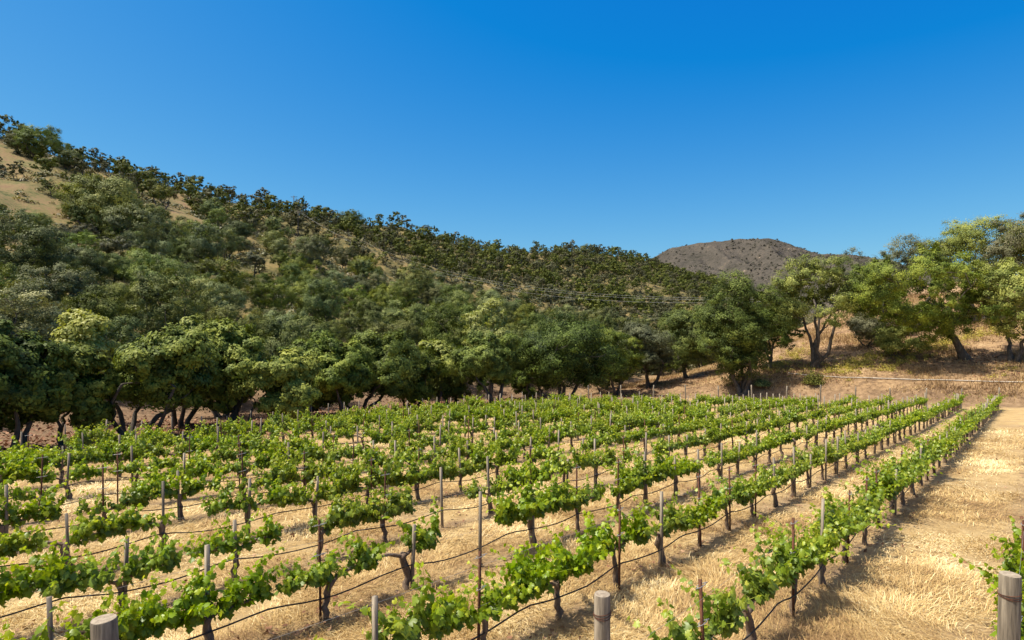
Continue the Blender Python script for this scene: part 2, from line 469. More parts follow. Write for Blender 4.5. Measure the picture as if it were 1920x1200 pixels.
def build_ground():
    front = np.arange(-66, 66.01, 0.28)
    ang = np.concatenate([np.linspace(-180, -66, 24, endpoint=False), front, np.linspace(66, 180, 24)[1:]])
    rad = np.concatenate([[0.4], np.geomspace(1.0, 6000, 440)])
    A, Rr = np.meshgrid(R(1) * ang, rad, indexing='xy')
    x, y = Rr * np.sin(A), Rr * np.cos(A)
    z = terrain(x, y)
    V = np.stack([x, y, z], -1).reshape(-1, 3)
    nr, na = x.shape
    i, j = np.meshgrid(np.arange(nr - 1), np.arange(na - 1), indexing='ij')
    q = np.stack([i * na + j, i * na + j + 1, (i + 1) * na + j + 1, (i + 1) * na + j], -1).reshape(-1, 4)[:, ::-1]
    u, v = UX * x + UY * y, -UY * x + UX * y
    wob = (fbm(u * 0.12, v * 0.12, 44, 3) - 0.5)
    ue = u + 0.12 * np.maximum(v, 0)
    m_hill = smooth(44, 56, v + wob * 8)
    m_dirt = smooth(31.5, 36, v + edge_shift(u) + wob * 3) * (1 - smooth(50, 60, v + wob * 10))
    m_dirt = np.maximum(m_dirt * (1 - 0.75 * smooth(62, 78, ue)), smooth(67.0, 69.5, ue + wob * 2) * (1 - smooth(71.5, 74.5, ue + wob * 3)) * (v < 40) * 0.8)
    m_slope = smooth(69.5, 73, ue) * (1 - smooth(44, 60, v))
    m_clear = np.zeros_like(u)
    wu, wv = u + wob * 5, v + (fbm(u * 0.1, v * 0.1, 71, 3) - 0.5) * 8
    for c in CLEARS:
        m_clear = np.maximum(m_clear, inside_poly(wu, wv, c).astype(float))
    attrs = {'m_hill': m_hill, 'm_dirt': m_dirt, 'm_slope': m_slope, 'm_clear': m_clear}
    uf = u[:-1, :-1].ravel(); vf = v[:-1, :-1].ravel(); uef = ue[:-1, :-1].ravel()
    region = np.where(vf > 47, 1, np.where(uef > 72.5, 2, np.where((uef > 68.2) & (vf < 38), 3, 0)))
    for k, nm in enumerate(('vineyard_ground', 'hillside', 'bank_slope', 'dirt_road')):
        f = q[region == k]
        used = np.unique(f)
        re = np.full(len(V), -1); re[used] = np.arange(len(used))
        me = make_mesh(nm, V[used], [re[f]], M_GROUND, None, True)
        for an, av in attrs.items():
            a = me.attributes.new(an, 'FLOAT', 'POINT')
            a.data.foreach_set('value', av.ravel()[used].astype(np.float32))
        tag(link(nm, me), kind='structure')
build_ground()

def build_far_hill():
    m, nd, lk, out = new_mat('far_chaparral')
    geo = nd.new('ShaderNodeNewGeometry'); P = geo.outputs['Position']
    n1 = noise_n(nd, lk, 0.018, 8, P, 0.68); n2 = noise_n(nd, lk, 0.12, 5, P, 0.7)
    r = ramp(nd, [(0.36, (0.042, 0.040, 0.031)), (0.46, (0.070, 0.062, 0.052)), (0.55, (0.090, 0.078, 0.065)), (0.61, (0.115, 0.093, 0.072)), (0.645, (0.28, 0.22, 0.165))])
    lk.new(math_n(nd, lk, 'ADD', math_n(nd, lk, 'MULTIPLY', n1, 0.6), math_n(nd, lk, 'MULTIPLY', n2, 0.4)), r.inputs[0])
    p = nd.new('ShaderNodeBsdfPrincipled'); p.inputs['Roughness'].default_value = 1.0; p.inputs['Specular IOR Level'].default_value = 0.0
    lk.new(r.outputs[0], p.inputs['Base Color'])
    b = nd.new('ShaderNodeBump'); b.inputs['Strength'].default_value = 1.0; b.inputs['Distance'].default_value = 5.0
    lk.new(math_n(nd, lk, 'ADD', n1, n2), b.inputs['Height']); lk.new(b.outputs[0], p.inputs['Normal'])
    lk.new(p.outputs[0], out.inputs[0])
    D = 1300.0
    sk = [(1000, 585), (1130, 540), (1225, 492), (1262, 472), (1300, 466), (1370, 458), (1440, 455), (1462, 460), (1500, 474), (1520, 484), (1560, 486), (1600, 487), (1640, 492), (1750, 520), (2000, 560)]
    x = np.linspace(60, 1300, 420); y = np.linspace(700, 1900, 280)
    X, Y = np.meshgrid(x, y)
    top = np.interp(X / D * F + 960, [a for a, b in sk], [(600 - b) / F * D for a, b in sk])
    s = (Y - D) / 480.0
    shape = np.where(s < 0, np.clip(1 + s, -0.3, 1) ** 1.0, np.clip(1 - 0.4 * s, 0, 1))
    shape = np.where(s < 0, np.sign(1 + s) * np.abs(np.clip(1 + s, -0.3, 1)) ** 0.85, shape)
    Z = top * shape + ((fbm(X * 0.012, Y * 0.006, 81, 5) - 0.5) * 55 + (fbm(X * 0.05, Y * 0.05, 83, 3) - 0.5) * 9) * np.clip(-s * 3, 0, 1) + 14
    rdg = 1 - np.abs(2 * fbm(X * 0.010 + 0.3 * fbm(Y * 0.01, X * 0.01, 99, 2), Y * 0.0025, 95, 4) - 1)
    Z = Z - (1 - rdg) * 60 * np.clip(-s * 3, 0, 1) * np.clip(1.2 + s, 0, 1)
    Z = Z + (fbm(X * 0.06, Y * 0.06, 87, 3) - 0.5) * 5
    nr, na = X.shape
    i, j = np.meshgrid(np.arange(nr - 1), np.arange(na - 1), indexing='ij')
    q = np.stack([i * na + j, i * na + j + 1, (i + 1) * na + j + 1, (i + 1) * na + j], -1).reshape(-1, 4)
    tag(link('far_hill', make_mesh('far_hill', np.stack([X, Y, Z], -1).reshape(-1, 3), [q], m, None, True)), kind='structure')
    return X, Y, Z, x, y
hill_data = build_far_hill()

# ------------------------------------------------------------------ trees
def diamonds(rng, P, N, L, wr=0.55):
    """one diamond-shaped leaf spray per point, facing N"""
    n = len(P)
    N = unit(N)
    A = unit(np.cross(N, unit(rng.normal(size=(n, 3)))))
    B = np.cross(N, A)
    L = (L * rng.uniform(0.6, 1.35, n))[:, None]
    W = L * wr * rng.uniform(0.7, 1.25, n)[:, None]
    k = (rng.uniform(-0.15, 0.15, n))[:, None] * L
    V = np.stack([P - A * L * 0.5, P + B * W * 0.5 + N * k, P + A * L * 0.5, P - B * W * 0.5 + N * k], 1)
    f = np.arange(n * 4).reshape(n, 4)
    return V.reshape(-1, 3), f

def build_far_scrub():
    X, Y, Z, x, y = hill_data
    g = np.random.default_rng(77)
    n = 9000
    i = g.integers(0, X.shape[0] * 6 // 10, n); j = g.integers(0, X.shape[1], n)
    P0 = np.stack([X[i, j], Y[i, j], Z[i, j]], -1) + g.normal(size=(n, 3)) * np.array([1.5, 1.5, 0])
    keep = g.random(n) < np.clip((fbm(P0[:, 0] * 0.012, P0[:, 1] * 0.012, 66, 4) - 0.38) * 5, 0.05, 1)
    P0 = P0[keep]; n = len(P0); k = 10
    d = unit(g.normal(size=(n, k, 3))); d[..., 2] = np.abs(d[..., 2])
    r = g.uniform(1.2, 3.6, n)
    P = P0[:, None] + d * r[:, None, None] * 0.7
    V, f = diamonds(g, P.reshape(-1, 3), (d + np.array([0, 0, 0.4]) + g.normal(size=d.shape) * 0.3).reshape(-1, 3), np.repeat(r * 1.0, k), 0.7)
    T = np.clip(g.uniform(0, 0.75, (n, 1)) + g.normal(size=(n, k)) * 0.05, 0, 1)
    m = foliage_mat('chaparral_leaves', [(0, (0.070, 0.068, 0.048)), (0.5, (0.088, 0.078, 0.058)), (1, (0.115, 0.098, 0.074))], 0.1, 0.0, 0.7, 0.1)
    tag(link('far_scrub', make_mesh('far_scrub', V, [f], m, np.repeat(T.ravel(), 4))), kind='stuff')
build_far_scrub()

def curve_pts(a, b, rng, n=6, bow=0.12, up=0.0):
    t = np.linspace(0, 1, n)[:, None]
    a, b = np.asarray(a, float), np.asarray(b, float)
    L = np.linalg.norm(b - a)
    off = rng.normal(size=3) * bow * L + np.array([0, 0, up * L])
    p = a + (b - a) * t + off * (4 * t * (1 - t)) * 0.5
    p[1:-1] += rng.normal(size=(n - 2, 3)) * 0.02 * L
    return p

def tree_meshes(name, seed, H, W, mat, stems=2, lean=(0, 0), clear=0.28, clumps=34, leaves=30000, leaf=0.2, sides=7, spread=0.22,
                cr=(0.19, 0.34), r0=0.035, gap=0.0, skirt=0.0, tuft=24, core=0.68, flat=0.84, twigs=0, tone=0.0):
    """returns (trunk mesh, crown mesh) in local metres, base at the origin"""
    rng = np.random.default_rng(seed)
    Rw = W / 2
    cx = np.array([lean[0], lean[1], 0.0])
    zc = H * (clear + 1) / 2
    rz = H * (1 - clear) / 2
    C, S = [], []
    tries = 0
    while len(C) < clumps and tries < 4000:
        tries += 1
        d = unit(rng.normal(size=3))
        if d[2] < -0.85 and rng.random() > skirt: continue
        rad = rng.uniform(0.35, 1.0) ** 0.6
        rc = Rw * rng.uniform(*cr)
        p = d * np.array([Rw - rc * 0.7, Rw - rc * 0.7, rz - rc * 0.55]) * rad
        # lopsided crown
        p[:2] *= 1 + 0.22 * math.sin(3 * math.atan2(d[1], d[0]) + seed)
        p = p + cx + np.array([0, 0, zc])
        if p[2] - rc * 0.6 < H * clear * 0.75 and skirt == 0: continue
        if gap and vnoise(p[0] * 0.35 + seed, p[2] * 0.5 + p[1] * 0.35, seed) < gap: continue
        if any(np.linalg.norm(p - c) < 0.55 * min(rc, s) for c, s in zip(C, S)): continue
        C.append(p); S.append(rc)
    C, S = np.array(C), np.array(S)
    # leaves
    w = S ** 2 / np.sum(S ** 2)
    cnt = np.maximum((w * leaves).astype(int), 12)
    PP, NN, TT = [], [], []
    for c, rc, k in zip(C, S, cnt):
        nt = max(4, int(tuft * (rc / (Rw * 0.3)) ** 2))
        td = unit(rng.normal(size=(nt, 3)) + np.array([0, 0, 0.35]))
        tc = td * rc * rng.uniform(core, 1.0, (nt, 1)) * np.array([1, 1, flat])
        ti = rng.integers(0, nt, k)
        o = rng.normal(size=(k, 3)) * rc * 0.17 * rng.uniform(0.6, 1.5, (nt, 1))[ti] * np.array([1, 1, 0.75])
        p = tc[ti] + o
        PP.append(c + p)
        NN.append(unit(c + p - cx - np.array([0, 0, zc * 0.9])) * 0.60 + unit(p + 1e-6) * 0.80 + unit(o + 1e-6) * 0.30 + np.array([0, 0, 0.15]) + rng.normal(size=(k, 3)) * 0.30)
        tt = rng.uniform(0.15, 0.80) * 0.5 + rng.uniform(0.0, 0.5, nt)[ti] + rng.normal(size=k) * 0.08 + tone
        TT.append(np.clip(tt, 0, 1))
    P, N, T = np.vstack(PP), np.vstack(NN), np.concatenate(TT)
    V, f = diamonds(rng, P, N, leaf)
    crown = make_mesh(name + '_crown', V, [f], mat, np.repeat(T, 4))
    # trunk and limbs
    g = Geo()
    base_r = r0 * H
    nodes = []
    for s in range(stems):
        a = 2 * math.pi * (s + rng.uniform(-0.3, 0.3)) / max(stems, 1) + seed
        b0 = np.array([math.cos(a), math.sin(a), 0]) * base_r * (0.9 if stems > 1 else 0)
        e = np.array([math.cos(a) * spread * W + cx[0] * 0.75, math.sin(a) * spread * W + cx[1] * 0.75, H * (clear + 0.28) * rng.uniform(0.85, 1.1)])
        p = curve_pts(b0 - np.array([0, 0, 0.25]), e, rng, 9, 0.16, -0.04)
        r = base_r * (0.75 if stems > 1 else 1.0) * np.linspace(1, 0.38, 9)
        r[0] *= 1.5; r[1] *= 1.12
        g.tube(p, r, sides, 0.5, True, 0.12, rng)
        for q_, rr in zip(p[3:], r[3:]): nodes.append((q_, rr))
    order = np.argsort(np.linalg.norm(C - np.array([cx[0] * 0.7, cx[1] * 0.7, H * clear]), axis=1))
    for ci in order:
        c = C[ci]
        best = min(nodes, key=lambda nd_: np.linalg.norm(nd_[0] - c) + max(0, nd_[0][2] - c[2]) * 1.5)
        p = curve_pts(best[0], c + np.array([0, 0, S[ci] * 0.1]), rng, 6, 0.15, -0.05)
        r = np.linspace(min(best[1] * 0.8, base_r * 0.5), base_r * 0.09, 6)
        g.tube(p, r, max(4, sides - 2), 0.5, True)
        nodes.append((p[2], r[2])); nodes.append((p[4], r[4]))
        for _ in range(twigs):
            e = c + unit(rng.normal(size=3) + np.array([0, 0, 0.2])) * S[ci] * 0.9
            g.tube(curve_pts(p[4], e, rng, 4, 0.15), np.linspace(r[4] * 0.6, base_r * 0.03, 4), 4)
    trunk = g.mesh(name + '_trunk', M_BARK, True)
    return trunk, crown

def place_tree(kind, meshes, loc, label, cat='tree', group=None, rotz=0.0, scale=1.0):
    e = link(kind, None, None, (loc[0], loc[1], loc[2] - 0.05), rotz, (scale,) * 3 if np.isscalar(scale) else scale)
    tag(e, label, cat, group)
    link('trunk', meshes[0], e)
    link('crown', meshes[1], e)
    return e

N_OAK = 0
# the big oaks one can tell apart: px, v (or None + base pixel row), top row, width in px, crown shift in px, stems, ...
NEAR = [
    # px,   v,   top,  w,  shift, kind, opts, label
    (15, 39.5, 612, 200, -5, 'oak', dict(stems=3, clear=0.16, clumps=46, leaves=42000, skirt=0.6), 'big dark oak at the left edge above the last vine stakes', 0.65),
    (120, 40.5, 640, 150, 20, 'oak', dict(stems=3, clear=0.10, clumps=40, skirt=0.7), 'low spreading oak just right of the dark oak at the left edge', 1.05),
    (245, 40.0, 618, 215, 60, 'oak', dict(stems=5, clear=0.24, clumps=44, leaves=38000, spread=0.36, skirt=0.3), 'sprawling oak with pale slanting trunks fanned to the right behind the vineyard', 1.0),
    (335, 43.0, 605, 170, 25, 'oak', dict(stems=3, clear=0.18, clumps=40, spread=0.3, skirt=0.5), 'rounded bright oak with low forked limbs behind the fanned pale trunks', 1.25),
    (428, 39.5, 600, 170, 0, 'oak', dict(stems=1, clear=0.18, clumps=44, r0=0.05, skirt=0.6), 'oak with one thick black upright trunk at the vineyard edge', 1.15),
    (458, 38.5, 655, 150, 75, 'oak', dict(stems=2, clear=0.10, clumps=38, skirt=0.8), 'short oak with slanting trunk and bright hanging crown', 1.35),
    (575, 42.0, 625, 150, 10, 'oak', dict(stems=2, clear=0.10, clumps=38, skirt=0.8), 'dark green oak between the bright hanging crown and the pale forked oak', 0.85),
    (650, 38.5, 640, 140, -15, 'oak', dict(stems=2, clear=0.16, clumps=38, skirt=0.6), 'oak with a pale leaning trunk beside a forked neighbour', 1.0),
    (672, 40.0, 628, 175, 40, 'oak', dict(stems=3, clear=0.18, clumps=42, spread=0.34, skirt=0.5), 'wide oak with pale forked limbs bending right', 0.95),
    (770, 41.0, 640, 130, 0, 'oak', dict(stems=2, clear=0.06, clumps=36, skirt=0.9), 'dense oak whose foliage hangs almost to the ground', 0.9),
    (850, 42.0, 640, 120, 0, 'oak', dict(stems=2, clear=0.08, clumps=34, skirt=0.9), 'greyish oak in front of the pale yellow sycamore', 0.95),
    (928, 37.2, 622, 135, -15, 'oak', dict(stems=4, clear=0.20, clumps=40, skirt=0.5), 'oak with four dark slim trunks at the far vineyard edge', 0.95),
    (990, 40.5, 640, 90, 0, 'oak', dict(stems=2, clear=0.08, clumps=30, skirt=0.9), 'narrow oak tucked left of the broad dark oak', 0.85),
    (1055, 36.2, 592, 205, 10, 'oak', dict(stems=3, clear=0.16, clumps=52, leaves=44000, skirt=0.7), 'broad very dark oak with thick arching trunk at mid picture', 0.62),
    (1150, 39.5, 610, 130, 0, 'oak', dict(stems=2, clear=0.12, clumps=36, skirt=0.8), 'oak just right of the broad very dark oak', 0.95),
    (1215, 39.0, 600, 130, -5, 'dry', dict(stems=3, clear=0.12, clumps=36, skirt=0.8), 'greyish thin-leaved oak on the slope foot at mid right', 1.0),
    (1290, 36.0, 578, 125, 0, 'oak', dict(stems=2, clear=0.06, clumps=38, skirt=0.9), 'olive oak with drooping skirt left of the round dark oak', 1.0),
]
NEAR_PIX = [
    # base pixel x, y, top, width, shift, ...
    (1392, 737, 524, 165, -8, 'oak', dict(stems=4, clear=0.05, clumps=58, leaves=46000, spread=0.22, skirt=0.9, r0=0.028), 'round dark oak with four short trunks beside the vine row ends', 0.78),
    (1528, 688, 482, 175, 5, 'oak', dict(stems=5, clear=0.26, clumps=56, leaves=30000, spread=0.2, gap=0.33, skirt=0.3, r0=0.023, cr=(0.14, 0.28)), 'open oak on the right bank with five slim fanned trunks', 1.2),
    (1812, 673, 452, 235, -85, 'oak', dict(stems=1, clear=0.10, clumps=56, leaves=42000, skirt=0.8, gap=0.36, r0=0.032, cr=(0.13, 0.26)), 'oak leaning left over the bank with a low drooping branch', 1.05),
    (1898, 677, 492, 190, 0, 'oak', dict(stems=2, clear=0.22, clumps=56, leaves=36000, skirt=0.5, gap=0.34, r0=0.028, cr=(0.14, 0.28)), 'bright oak with forked grey trunk at the right edge', 1.5),
    (1714, 612, 440, 190, -20, 'dry', dict(stems=2, clear=0.18, clumps=46, leaves=26000, gap=0.3, twigs=2, skirt=0.5, cr=(0.14, 0.28)), 'wispy greyish oak up the slope behind the leaning oak', 1.3),
    (1840, 600, 408, 210, 10, 'oak', dict(stems=2, clear=0.28, clumps=44, leaves=30000, gap=0.28, cr=(0.15, 0.30)), 'tall oak rising behind the leaning oak near the right edge', 1.35),
    (1935, 600, 398, 200, 0, 'dry', dict(stems=2, clear=0.28, clumps=42, leaves=28000, gap=0.25, cr=(0.15, 0.30)), 'tallest greyish oak cut by the right edge of the picture', 1.3),
    (1690, 668, 608, 125, 0, 'oak', dict(stems=3, clear=0.02, clumps=22, leaves=9000, skirt=0.95, flat=0.6, gap=0.2), 'low drooping oak branch mass sprawling left of the leaning trunk', 1.15),
    (1625, 648, 590, 90, 0, 'dry', dict(stems=3, clear=0.05, clumps=26, leaves=9000, skirt=0.9), 'grey dry brushy oak in the shade between the bank oaks', 0.9),
    (1440, 690, 560, 110, 0, 'oak', dict(stems=3, clear=0.10, clumps=32, leaves=18000, skirt=0.7), 'dark oak seen between the round oak and the open oak', 0.85),
    (1630, 632, 500, 120, 0, 'oak', dict(stems=2, clear=0.08, clumps=36, leaves=26000, skirt=0.9), 'oak filling the gap between the open oak and the wispy oak', 1.0),
]
def near_tree(i, pos, px, top, w, shift, kind, opts, label, bright):
    global N_OAK
    x, y, z = pos
    H = (CAMZ + (600 - top) / F * y - z) * 1.06
    W = w / F * y
    o = dict(leaves=32000, leaf=0.18)
    o.update(opts)
    o['leaves'] = int(o['leaves'] * 1.7)
    o['clear'] = max(0.03, o['clear'] - 0.05) if pos[0] < 12 else o['clear']
    o['tone'] = (bright - 1) * 0.75
    mat = {'oak': M_OAKN, 'dry': M_DRYOAK}[kind]
    ms = tree_meshes('oak', 100 + i * 7, H, W, mat, lean=(shift / F * y, 0), **o)
    e = place_tree('oak_tree', ms, pos, label, 'oak tree', 'large oaks around the vineyard')
    N_OAK += 1
    return e
NEAR_POS = []
for i, (px, v, top, w, sh, kind, opts, label, br) in enumerate(NEAR):
    p = at_v(px, v)
    p = at_v(px, v - float(edge_shift(UX * p[0] + UY * p[1] - 5)))
    NEAR_POS.append(p)
    near_tree(i, p, px, top, w, sh, kind, opts, label, br)
for i, (px, py, top, w, sh, kind, opts, label, br) in enumerate(NEAR_PIX):
    p = pix(px, py); NEAR_POS.append(p)
    print('near', px, py, [round(q, 1) for q in p])
    near_tree(40 + i, p, px, top, w, sh, kind, opts, label, br)

# pale sycamores among the oaks
for i, (px, v, top, w, label) in enumerate([(915, 46, 556, 85, 'tall pale yellow green sycamore standing out above the middle oaks'),
                                            (168, 43.5, 566, 130, 'pale yellow green sycamore among the oaks at the left'),
                                            (818, 42.5, 622, 70, 'small pale green sycamore left of the tall one')]):
    x, y, z = at_v(px, v)
    H = CAMZ + (600 - top) / F * y - z
    ms = tree_meshes('sycamore', 300 + i, H, w / F * y * 1.15, M_SYC, stems=2, clear=0.3, clumps=26, leaves=9000, leaf=0.24, gap=0.25)
    place_tree('sycamore_tree', ms, (x, y, z), label, 'sycamore')
    NEAR_POS.append((x, y, z))

# hillside trees --------------------------------------------------------------
MID = [tree_meshes('hill_oak', 500 + i, 7.0 + i % 3, 8.8, M_OAK, stems=1 + i % 3, clear=0.06, clumps=30, leaves=27000, leaf=0.175, skirt=0.7, sides=5, tuft=13, flat=0.85) for i in range(8)]
MIDOPEN = [tree_meshes('hill_oak_open', 540 + i, 7.0, 7.2, M_DRYOAK if i % 2 else M_OAK, stems=1 + i % 2, clear=0.20, clumps=20, leaves=9000, leaf=0.22, sides=5, gap=0.2, tuft=9, twigs=2, flat=0.9, skirt=0.3) for i in range(5)]
FAR = [tree_meshes('ridge_oak', 580 + i, 6.5, 6.6, M_DRYOAK if i % 3 == 1 else M_OAK, stems=1 + i % 2, clear=0.16, clumps=14, leaves=2600, leaf=0.37, sides=4, gap=0.15, tuft=7, flat=0.95, skirt=0.3) for i in range(8)]

def in_clear(u, v):
    a, b = np.array([u]), np.array([v])
    return any(inside_poly(a, b, c)[0] for c in CLEARS)

rng = random.Random(7)
hill = []
grid = {}
def try_add(u, v, dmin):
    x, y = uv_xy(u, v)
    if y < 20: return
    px = x / y * F + 960
    if px < -120 or px > 1500: return
    if in_clear(u, v): return
    k = (int(u // 12), int(v // 12))
    for a in (-1, 0, 1):
        for b in (-1, 0, 1):
            for (uu, vv, dd) in grid.get((k[0] + a, k[1] + b), ()):
                if (uu - u) ** 2 + (vv - v) ** 2 < (0.5 * (dd + dmin)) ** 2: return
    grid.setdefault(k, []).append((u, v, dmin))
    hill.append((x, y, u, v, dmin))
for (x, y, z) in NEAR_POS:
    u, v = UX * x + UY * y, -UY * x + UX * y
    grid.setdefault((int(u // 12), int(v // 12)), []).append((u, v, 6))
for _ in range(60000):
    v = 43 + 197 * rng.random() ** 0.95
    u = rng.uniform(-60, 720)
    den = float(fbm(np.array([u * 0.022]), np.array([v * 0.03]), 61, 3)[0])
    if v < 75: dm = 5.2
    elif v < 100: dm = 5.6 + 6 * max(0, 0.5 - den)
    elif v < 150: dm = 5.8 + 9 * max(0, 0.50 - den)
    else: dm = 4.6 + 15 * max(0, 0.52 - den)
    if v > 100 and u > 200: dm = min(dm, 6.6)
    fine = float(fbm(np.array([u * 0.07]), np.array([v * 0.07]), 63, 3)[0])
    if v > 82 and fine < 0.45 and rng.random() < 0.62: continue
    dm *= rng.uniform(0.75, 1.35)
    try_add(u, v, dm)
hill.sort(key=lambda h: math.hypot(h[0], h[1]))
# only trees that the camera side of the slope shows
BIG = [(75, 302, 236, 92, 'large oak standing on the skyline at the far left of the hill'),
       (35, 288, 250, 46, 'lower skyline oak left of the large skyline oak'),
       (128, 318, 278, 56, 'skyline oak right of the large skyline oak'),
       (190, 445, 322, 170, 'big dark oak beside the bare grass slope on the left hill'),
       (255, 500, 375, 130, 'big dark oak below and right of the one beside the bare grass slope'),
       (45, 560, 385, 170, 'big dark oak below the bare grass slope at the left edge'),
       (150, 545, 455, 110, 'pale rounded oak under the bare grass slope'),
       (262, 326, 292, 60, 'spreading oak outlined on the skyline right of the grass crest'),
       (296, 326, 296, 46, 'small flat topped oak outlined on the skyline'),
       (370, 360, 326, 44, 'leaning small oak outlined on the skyline above the brown clearing'),
       (1100, 492, 456, 44, 'oak standing above the right end of the wooded ridge'),
       (655, 440, 392, 60, 'dense oak on the skyline at the top of the middle ridge')]
for i, (px, py, top, w, lab) in enumerate(BIG):
    x, y, z = pix(px, py)
    ms = MID[i % 8]
    H = (py - top) / F * y
    bh = max(v.co.z for v in ms[1].vertices)
    place_tree('oak_tree', ms, (x, y, z), lab, 'oak tree', None, i * 1.3, (w / F * y / 8.8, w / F * y / 8.8, H / bh))
    N_OAK += 1
for i, (px, py, top, w, lab) in enumerate([(567, 408, 366, 13, 'tallest slender dark tree on the skyline beside the utility pole'),
        (612, 414, 378, 15, 'slender dark tree on the skyline right of the utility pole'),
        (585, 410, 386, 10, 'thin small tree between the two slender skyline trees'),
        (873, 478, 444, 12, 'thin brownish tree on the skyline of the middle ridge')]):
    x, y, z = pix(px, py)
    ms = FAR[i]
    bh = max(v.co.z for v in ms[1].vertices)
    place_tree('slender_tree', ms, (x, y, z), lab, 'tree', None, i, (w / F * y / 6.6, w / F * y / 6.6, (py - top) / F * y / bh))
n_obj = 300 - N_OAK - 2
ridge_far = []
for i, (x, y, u, v, dm) in enumerate(hill):
    z = ground_z(x, y)
    d = math.hypot(x, y)
    r = rng.random()
    rot = rng.uniform(0, 6.28)
    if i < n_obj:
        if v < 95: ms = MID[int(r * 8)]; sc = rng.uniform(0.5, 1.05)
        elif v < 150: ms = MID[int(r * 8)] if rng.random() < 0.6 else MIDOPEN[int(r * 5)]; sc = rng.uniform(0.45, 1.0)
        else: ms = MIDOPEN[int(r * 5)] if rng.random() < 0.6 else MID[int(r * 8)]; sc = rng.uniform(0.6, 1.0)
        if v < 70: lab, gr = 'dense green oak at the foot of the left hill behind the front oaks', 'oaks at the foot of the hill'
        elif v < 110: lab, gr = 'rounded oak in the closed canopy low on the left hillside', 'oaks low on the hillside'
        elif v < 165: lab, gr = 'oak on the scrubby middle slope of the left hill', 'oaks on the middle slope'
        else: lab, gr = 'small open oak high on the left hill near the ridge', 'oaks near the ridge'
        place_tree('oak_tree', ms, (x, y, z), lab, 'oak tree', gr, rot, (sc, sc, sc * rng.uniform(0.85, 1.15)))
        N_OAK += 1
    else:
        ridge_far.append((x, y, z, rot, rng.uniform(0.45, 1.3), int(r * 8)))
print('oaks', N_OAK, 'hill', len(hill), 'far', len(ridge_far))

def mesh_arrays(me):
    V = np.empty(len(me.vertices) * 3, np.float32); me.vertices.foreach_get('co', V)
    t = np.empty(len(me.vertices), np.float32); me.attributes['tint'].data.foreach_get('value', t)
    L = np.empty(len(me.loops), np.int32); me.loops.foreach_get('vertex_index', L)
    tot = np.empty(len(me.polygons), np.int32); me.polygons.foreach_get('loop_total', tot)
    st = np.concatenate([[0], np.cumsum(tot)[:-1]])
    q = L[st[tot == 4][:, None] + np.arange(4)]
    tr = L[st[tot == 3][:, None] + np.arange(3)] if (tot == 3).any() else np.zeros((0, 3), np.int32)
    return V.reshape(-1, 3), q, tr, t

def merge(name, items, mats):
    """items: (x, y, z, rot, scale, (trunk arrays, crown arrays)); one mesh: trunks use material 0, crowns 1 (or 2)"""
    Vs, faces, idx, tt, n = [], [], [], [], 0
    for x, y, z, rot, sc, parts in items:
        c, s = math.cos(rot), math.sin(rot)
        Rm = np.array([[c, -s, 0], [s, c, 0], [0, 0, 1]]) * sc
        for (V, q, tr, t), mi in parts:
            Vs.append(V @ Rm.T + np.array([x, y, z]))
            faces.append(q + n); idx.append(mi)
            if len(tr): faces.append(tr + n); idx.append(mi)
            tt.append(t); n += len(V)
    return make_mesh(name, np.vstack(Vs), faces, mats, np.concatenate(tt), False, idx)
FARA = [[(mesh_arrays(a), 0), (mesh_arrays(b), 2 if i % 3 == 1 else 1)] for i, (a, b) in enumerate(FAR)]
if ridge_far:
    me = merge('far_oak_wood', [(x, y, z - 0.1, r, s, FARA[k]) for x, y, z, r, s, k in ridge_far], [M_BARK, M_OAK, M_DRYOAK])
    tag(link('far_oak_wood', me), kind='stuff')

# scrub over the hillside -----------------------------------------------------
def build_scrub():
    g = np.random.default_rng(91)
    n = 26000
    v = 50 + 190 * g.random(n) ** 0.9
    u = g.uniform(-60, 700, n)
    x, y = UX * u - UY * v, UY * u + UX * v
    px = x / np.maximum(y, 1) * F + 960
    den = fbm(u * 0.05, v * 0.05, 62, 3)
    ok = (y > 20) & (px > -150) & (px < 1560) & (den > 0.30)
    for c in CLEARS:
        ok &= ~(inside_poly(u, v, c) & (g.random(n) < 0.80))
    x, y, v = x[ok], y[ok], v[ok]
    n = len(x)
    sz = g.uniform(0.5, 1.7, n) * np.where(v > 150, 0.9, 1.0)
    z = terrain(x, y)
    k = 46
    d = unit(g.normal(size=(n, k, 3)) + np.array([0, 0, 0.3]))
    d[..., 2] = np.abs(d[..., 2]) * 0.8
    P = np.stack([x, y, z], -1)[:, None] + d * (sz[:, None] * g.uniform(0.55, 1.0, (n, k)))[..., None]
    N = d * 0.8 + g.normal(size=(n, k, 3)) * 0.5 + np.array([0, 0, 0.4])
    hue = np.clip(vnoise(x * 0.05, y * 0.05, 7) * 0.7 + g.uniform(-0.2, 0.45, n), 0, 1)
    T = np.clip(hue[:, None] + g.normal(size=(n, k)) * 0.07, 0, 1)
    Ls = np.repeat(sz * 0.42, k)
    V, f = diamonds(g, P.reshape(-1, 3), N.reshape(-1, 3), Ls, 0.6)
    tag(link('hillside_scrub', make_mesh('hillside_scrub', V, [f], M_SCRUB, np.repeat(T.ravel(), 4))), kind='stuff')
build_scrub()

# ------------------------------------------------------------------ vines
LEAF2 = np.array([[0.30, 0.0], [0.02, 0.0], [-0.16, 0.22], [0.05, 0.46], [0.26, 0.50], [0.33, 0.30], [0.56, 0.52], [0.70, 0.26], [1.0, 0.0],
                  [0.70, -0.26], [0.56, -0.52], [0.33, -0.30], [0.26, -0.50], [0.05, -0.46], [-0.16, -0.22]])
LEAFZ = -0.32 * np.abs(LEAF2[:, 1]) - 0.22 * (LEAF2[:, 0] - 0.2) ** 2 + 0.10
_k = np.arange(1, 15)
LEAFT = np.stack([np.zeros(14, int), _k, np.roll(_k, -1)], -1)

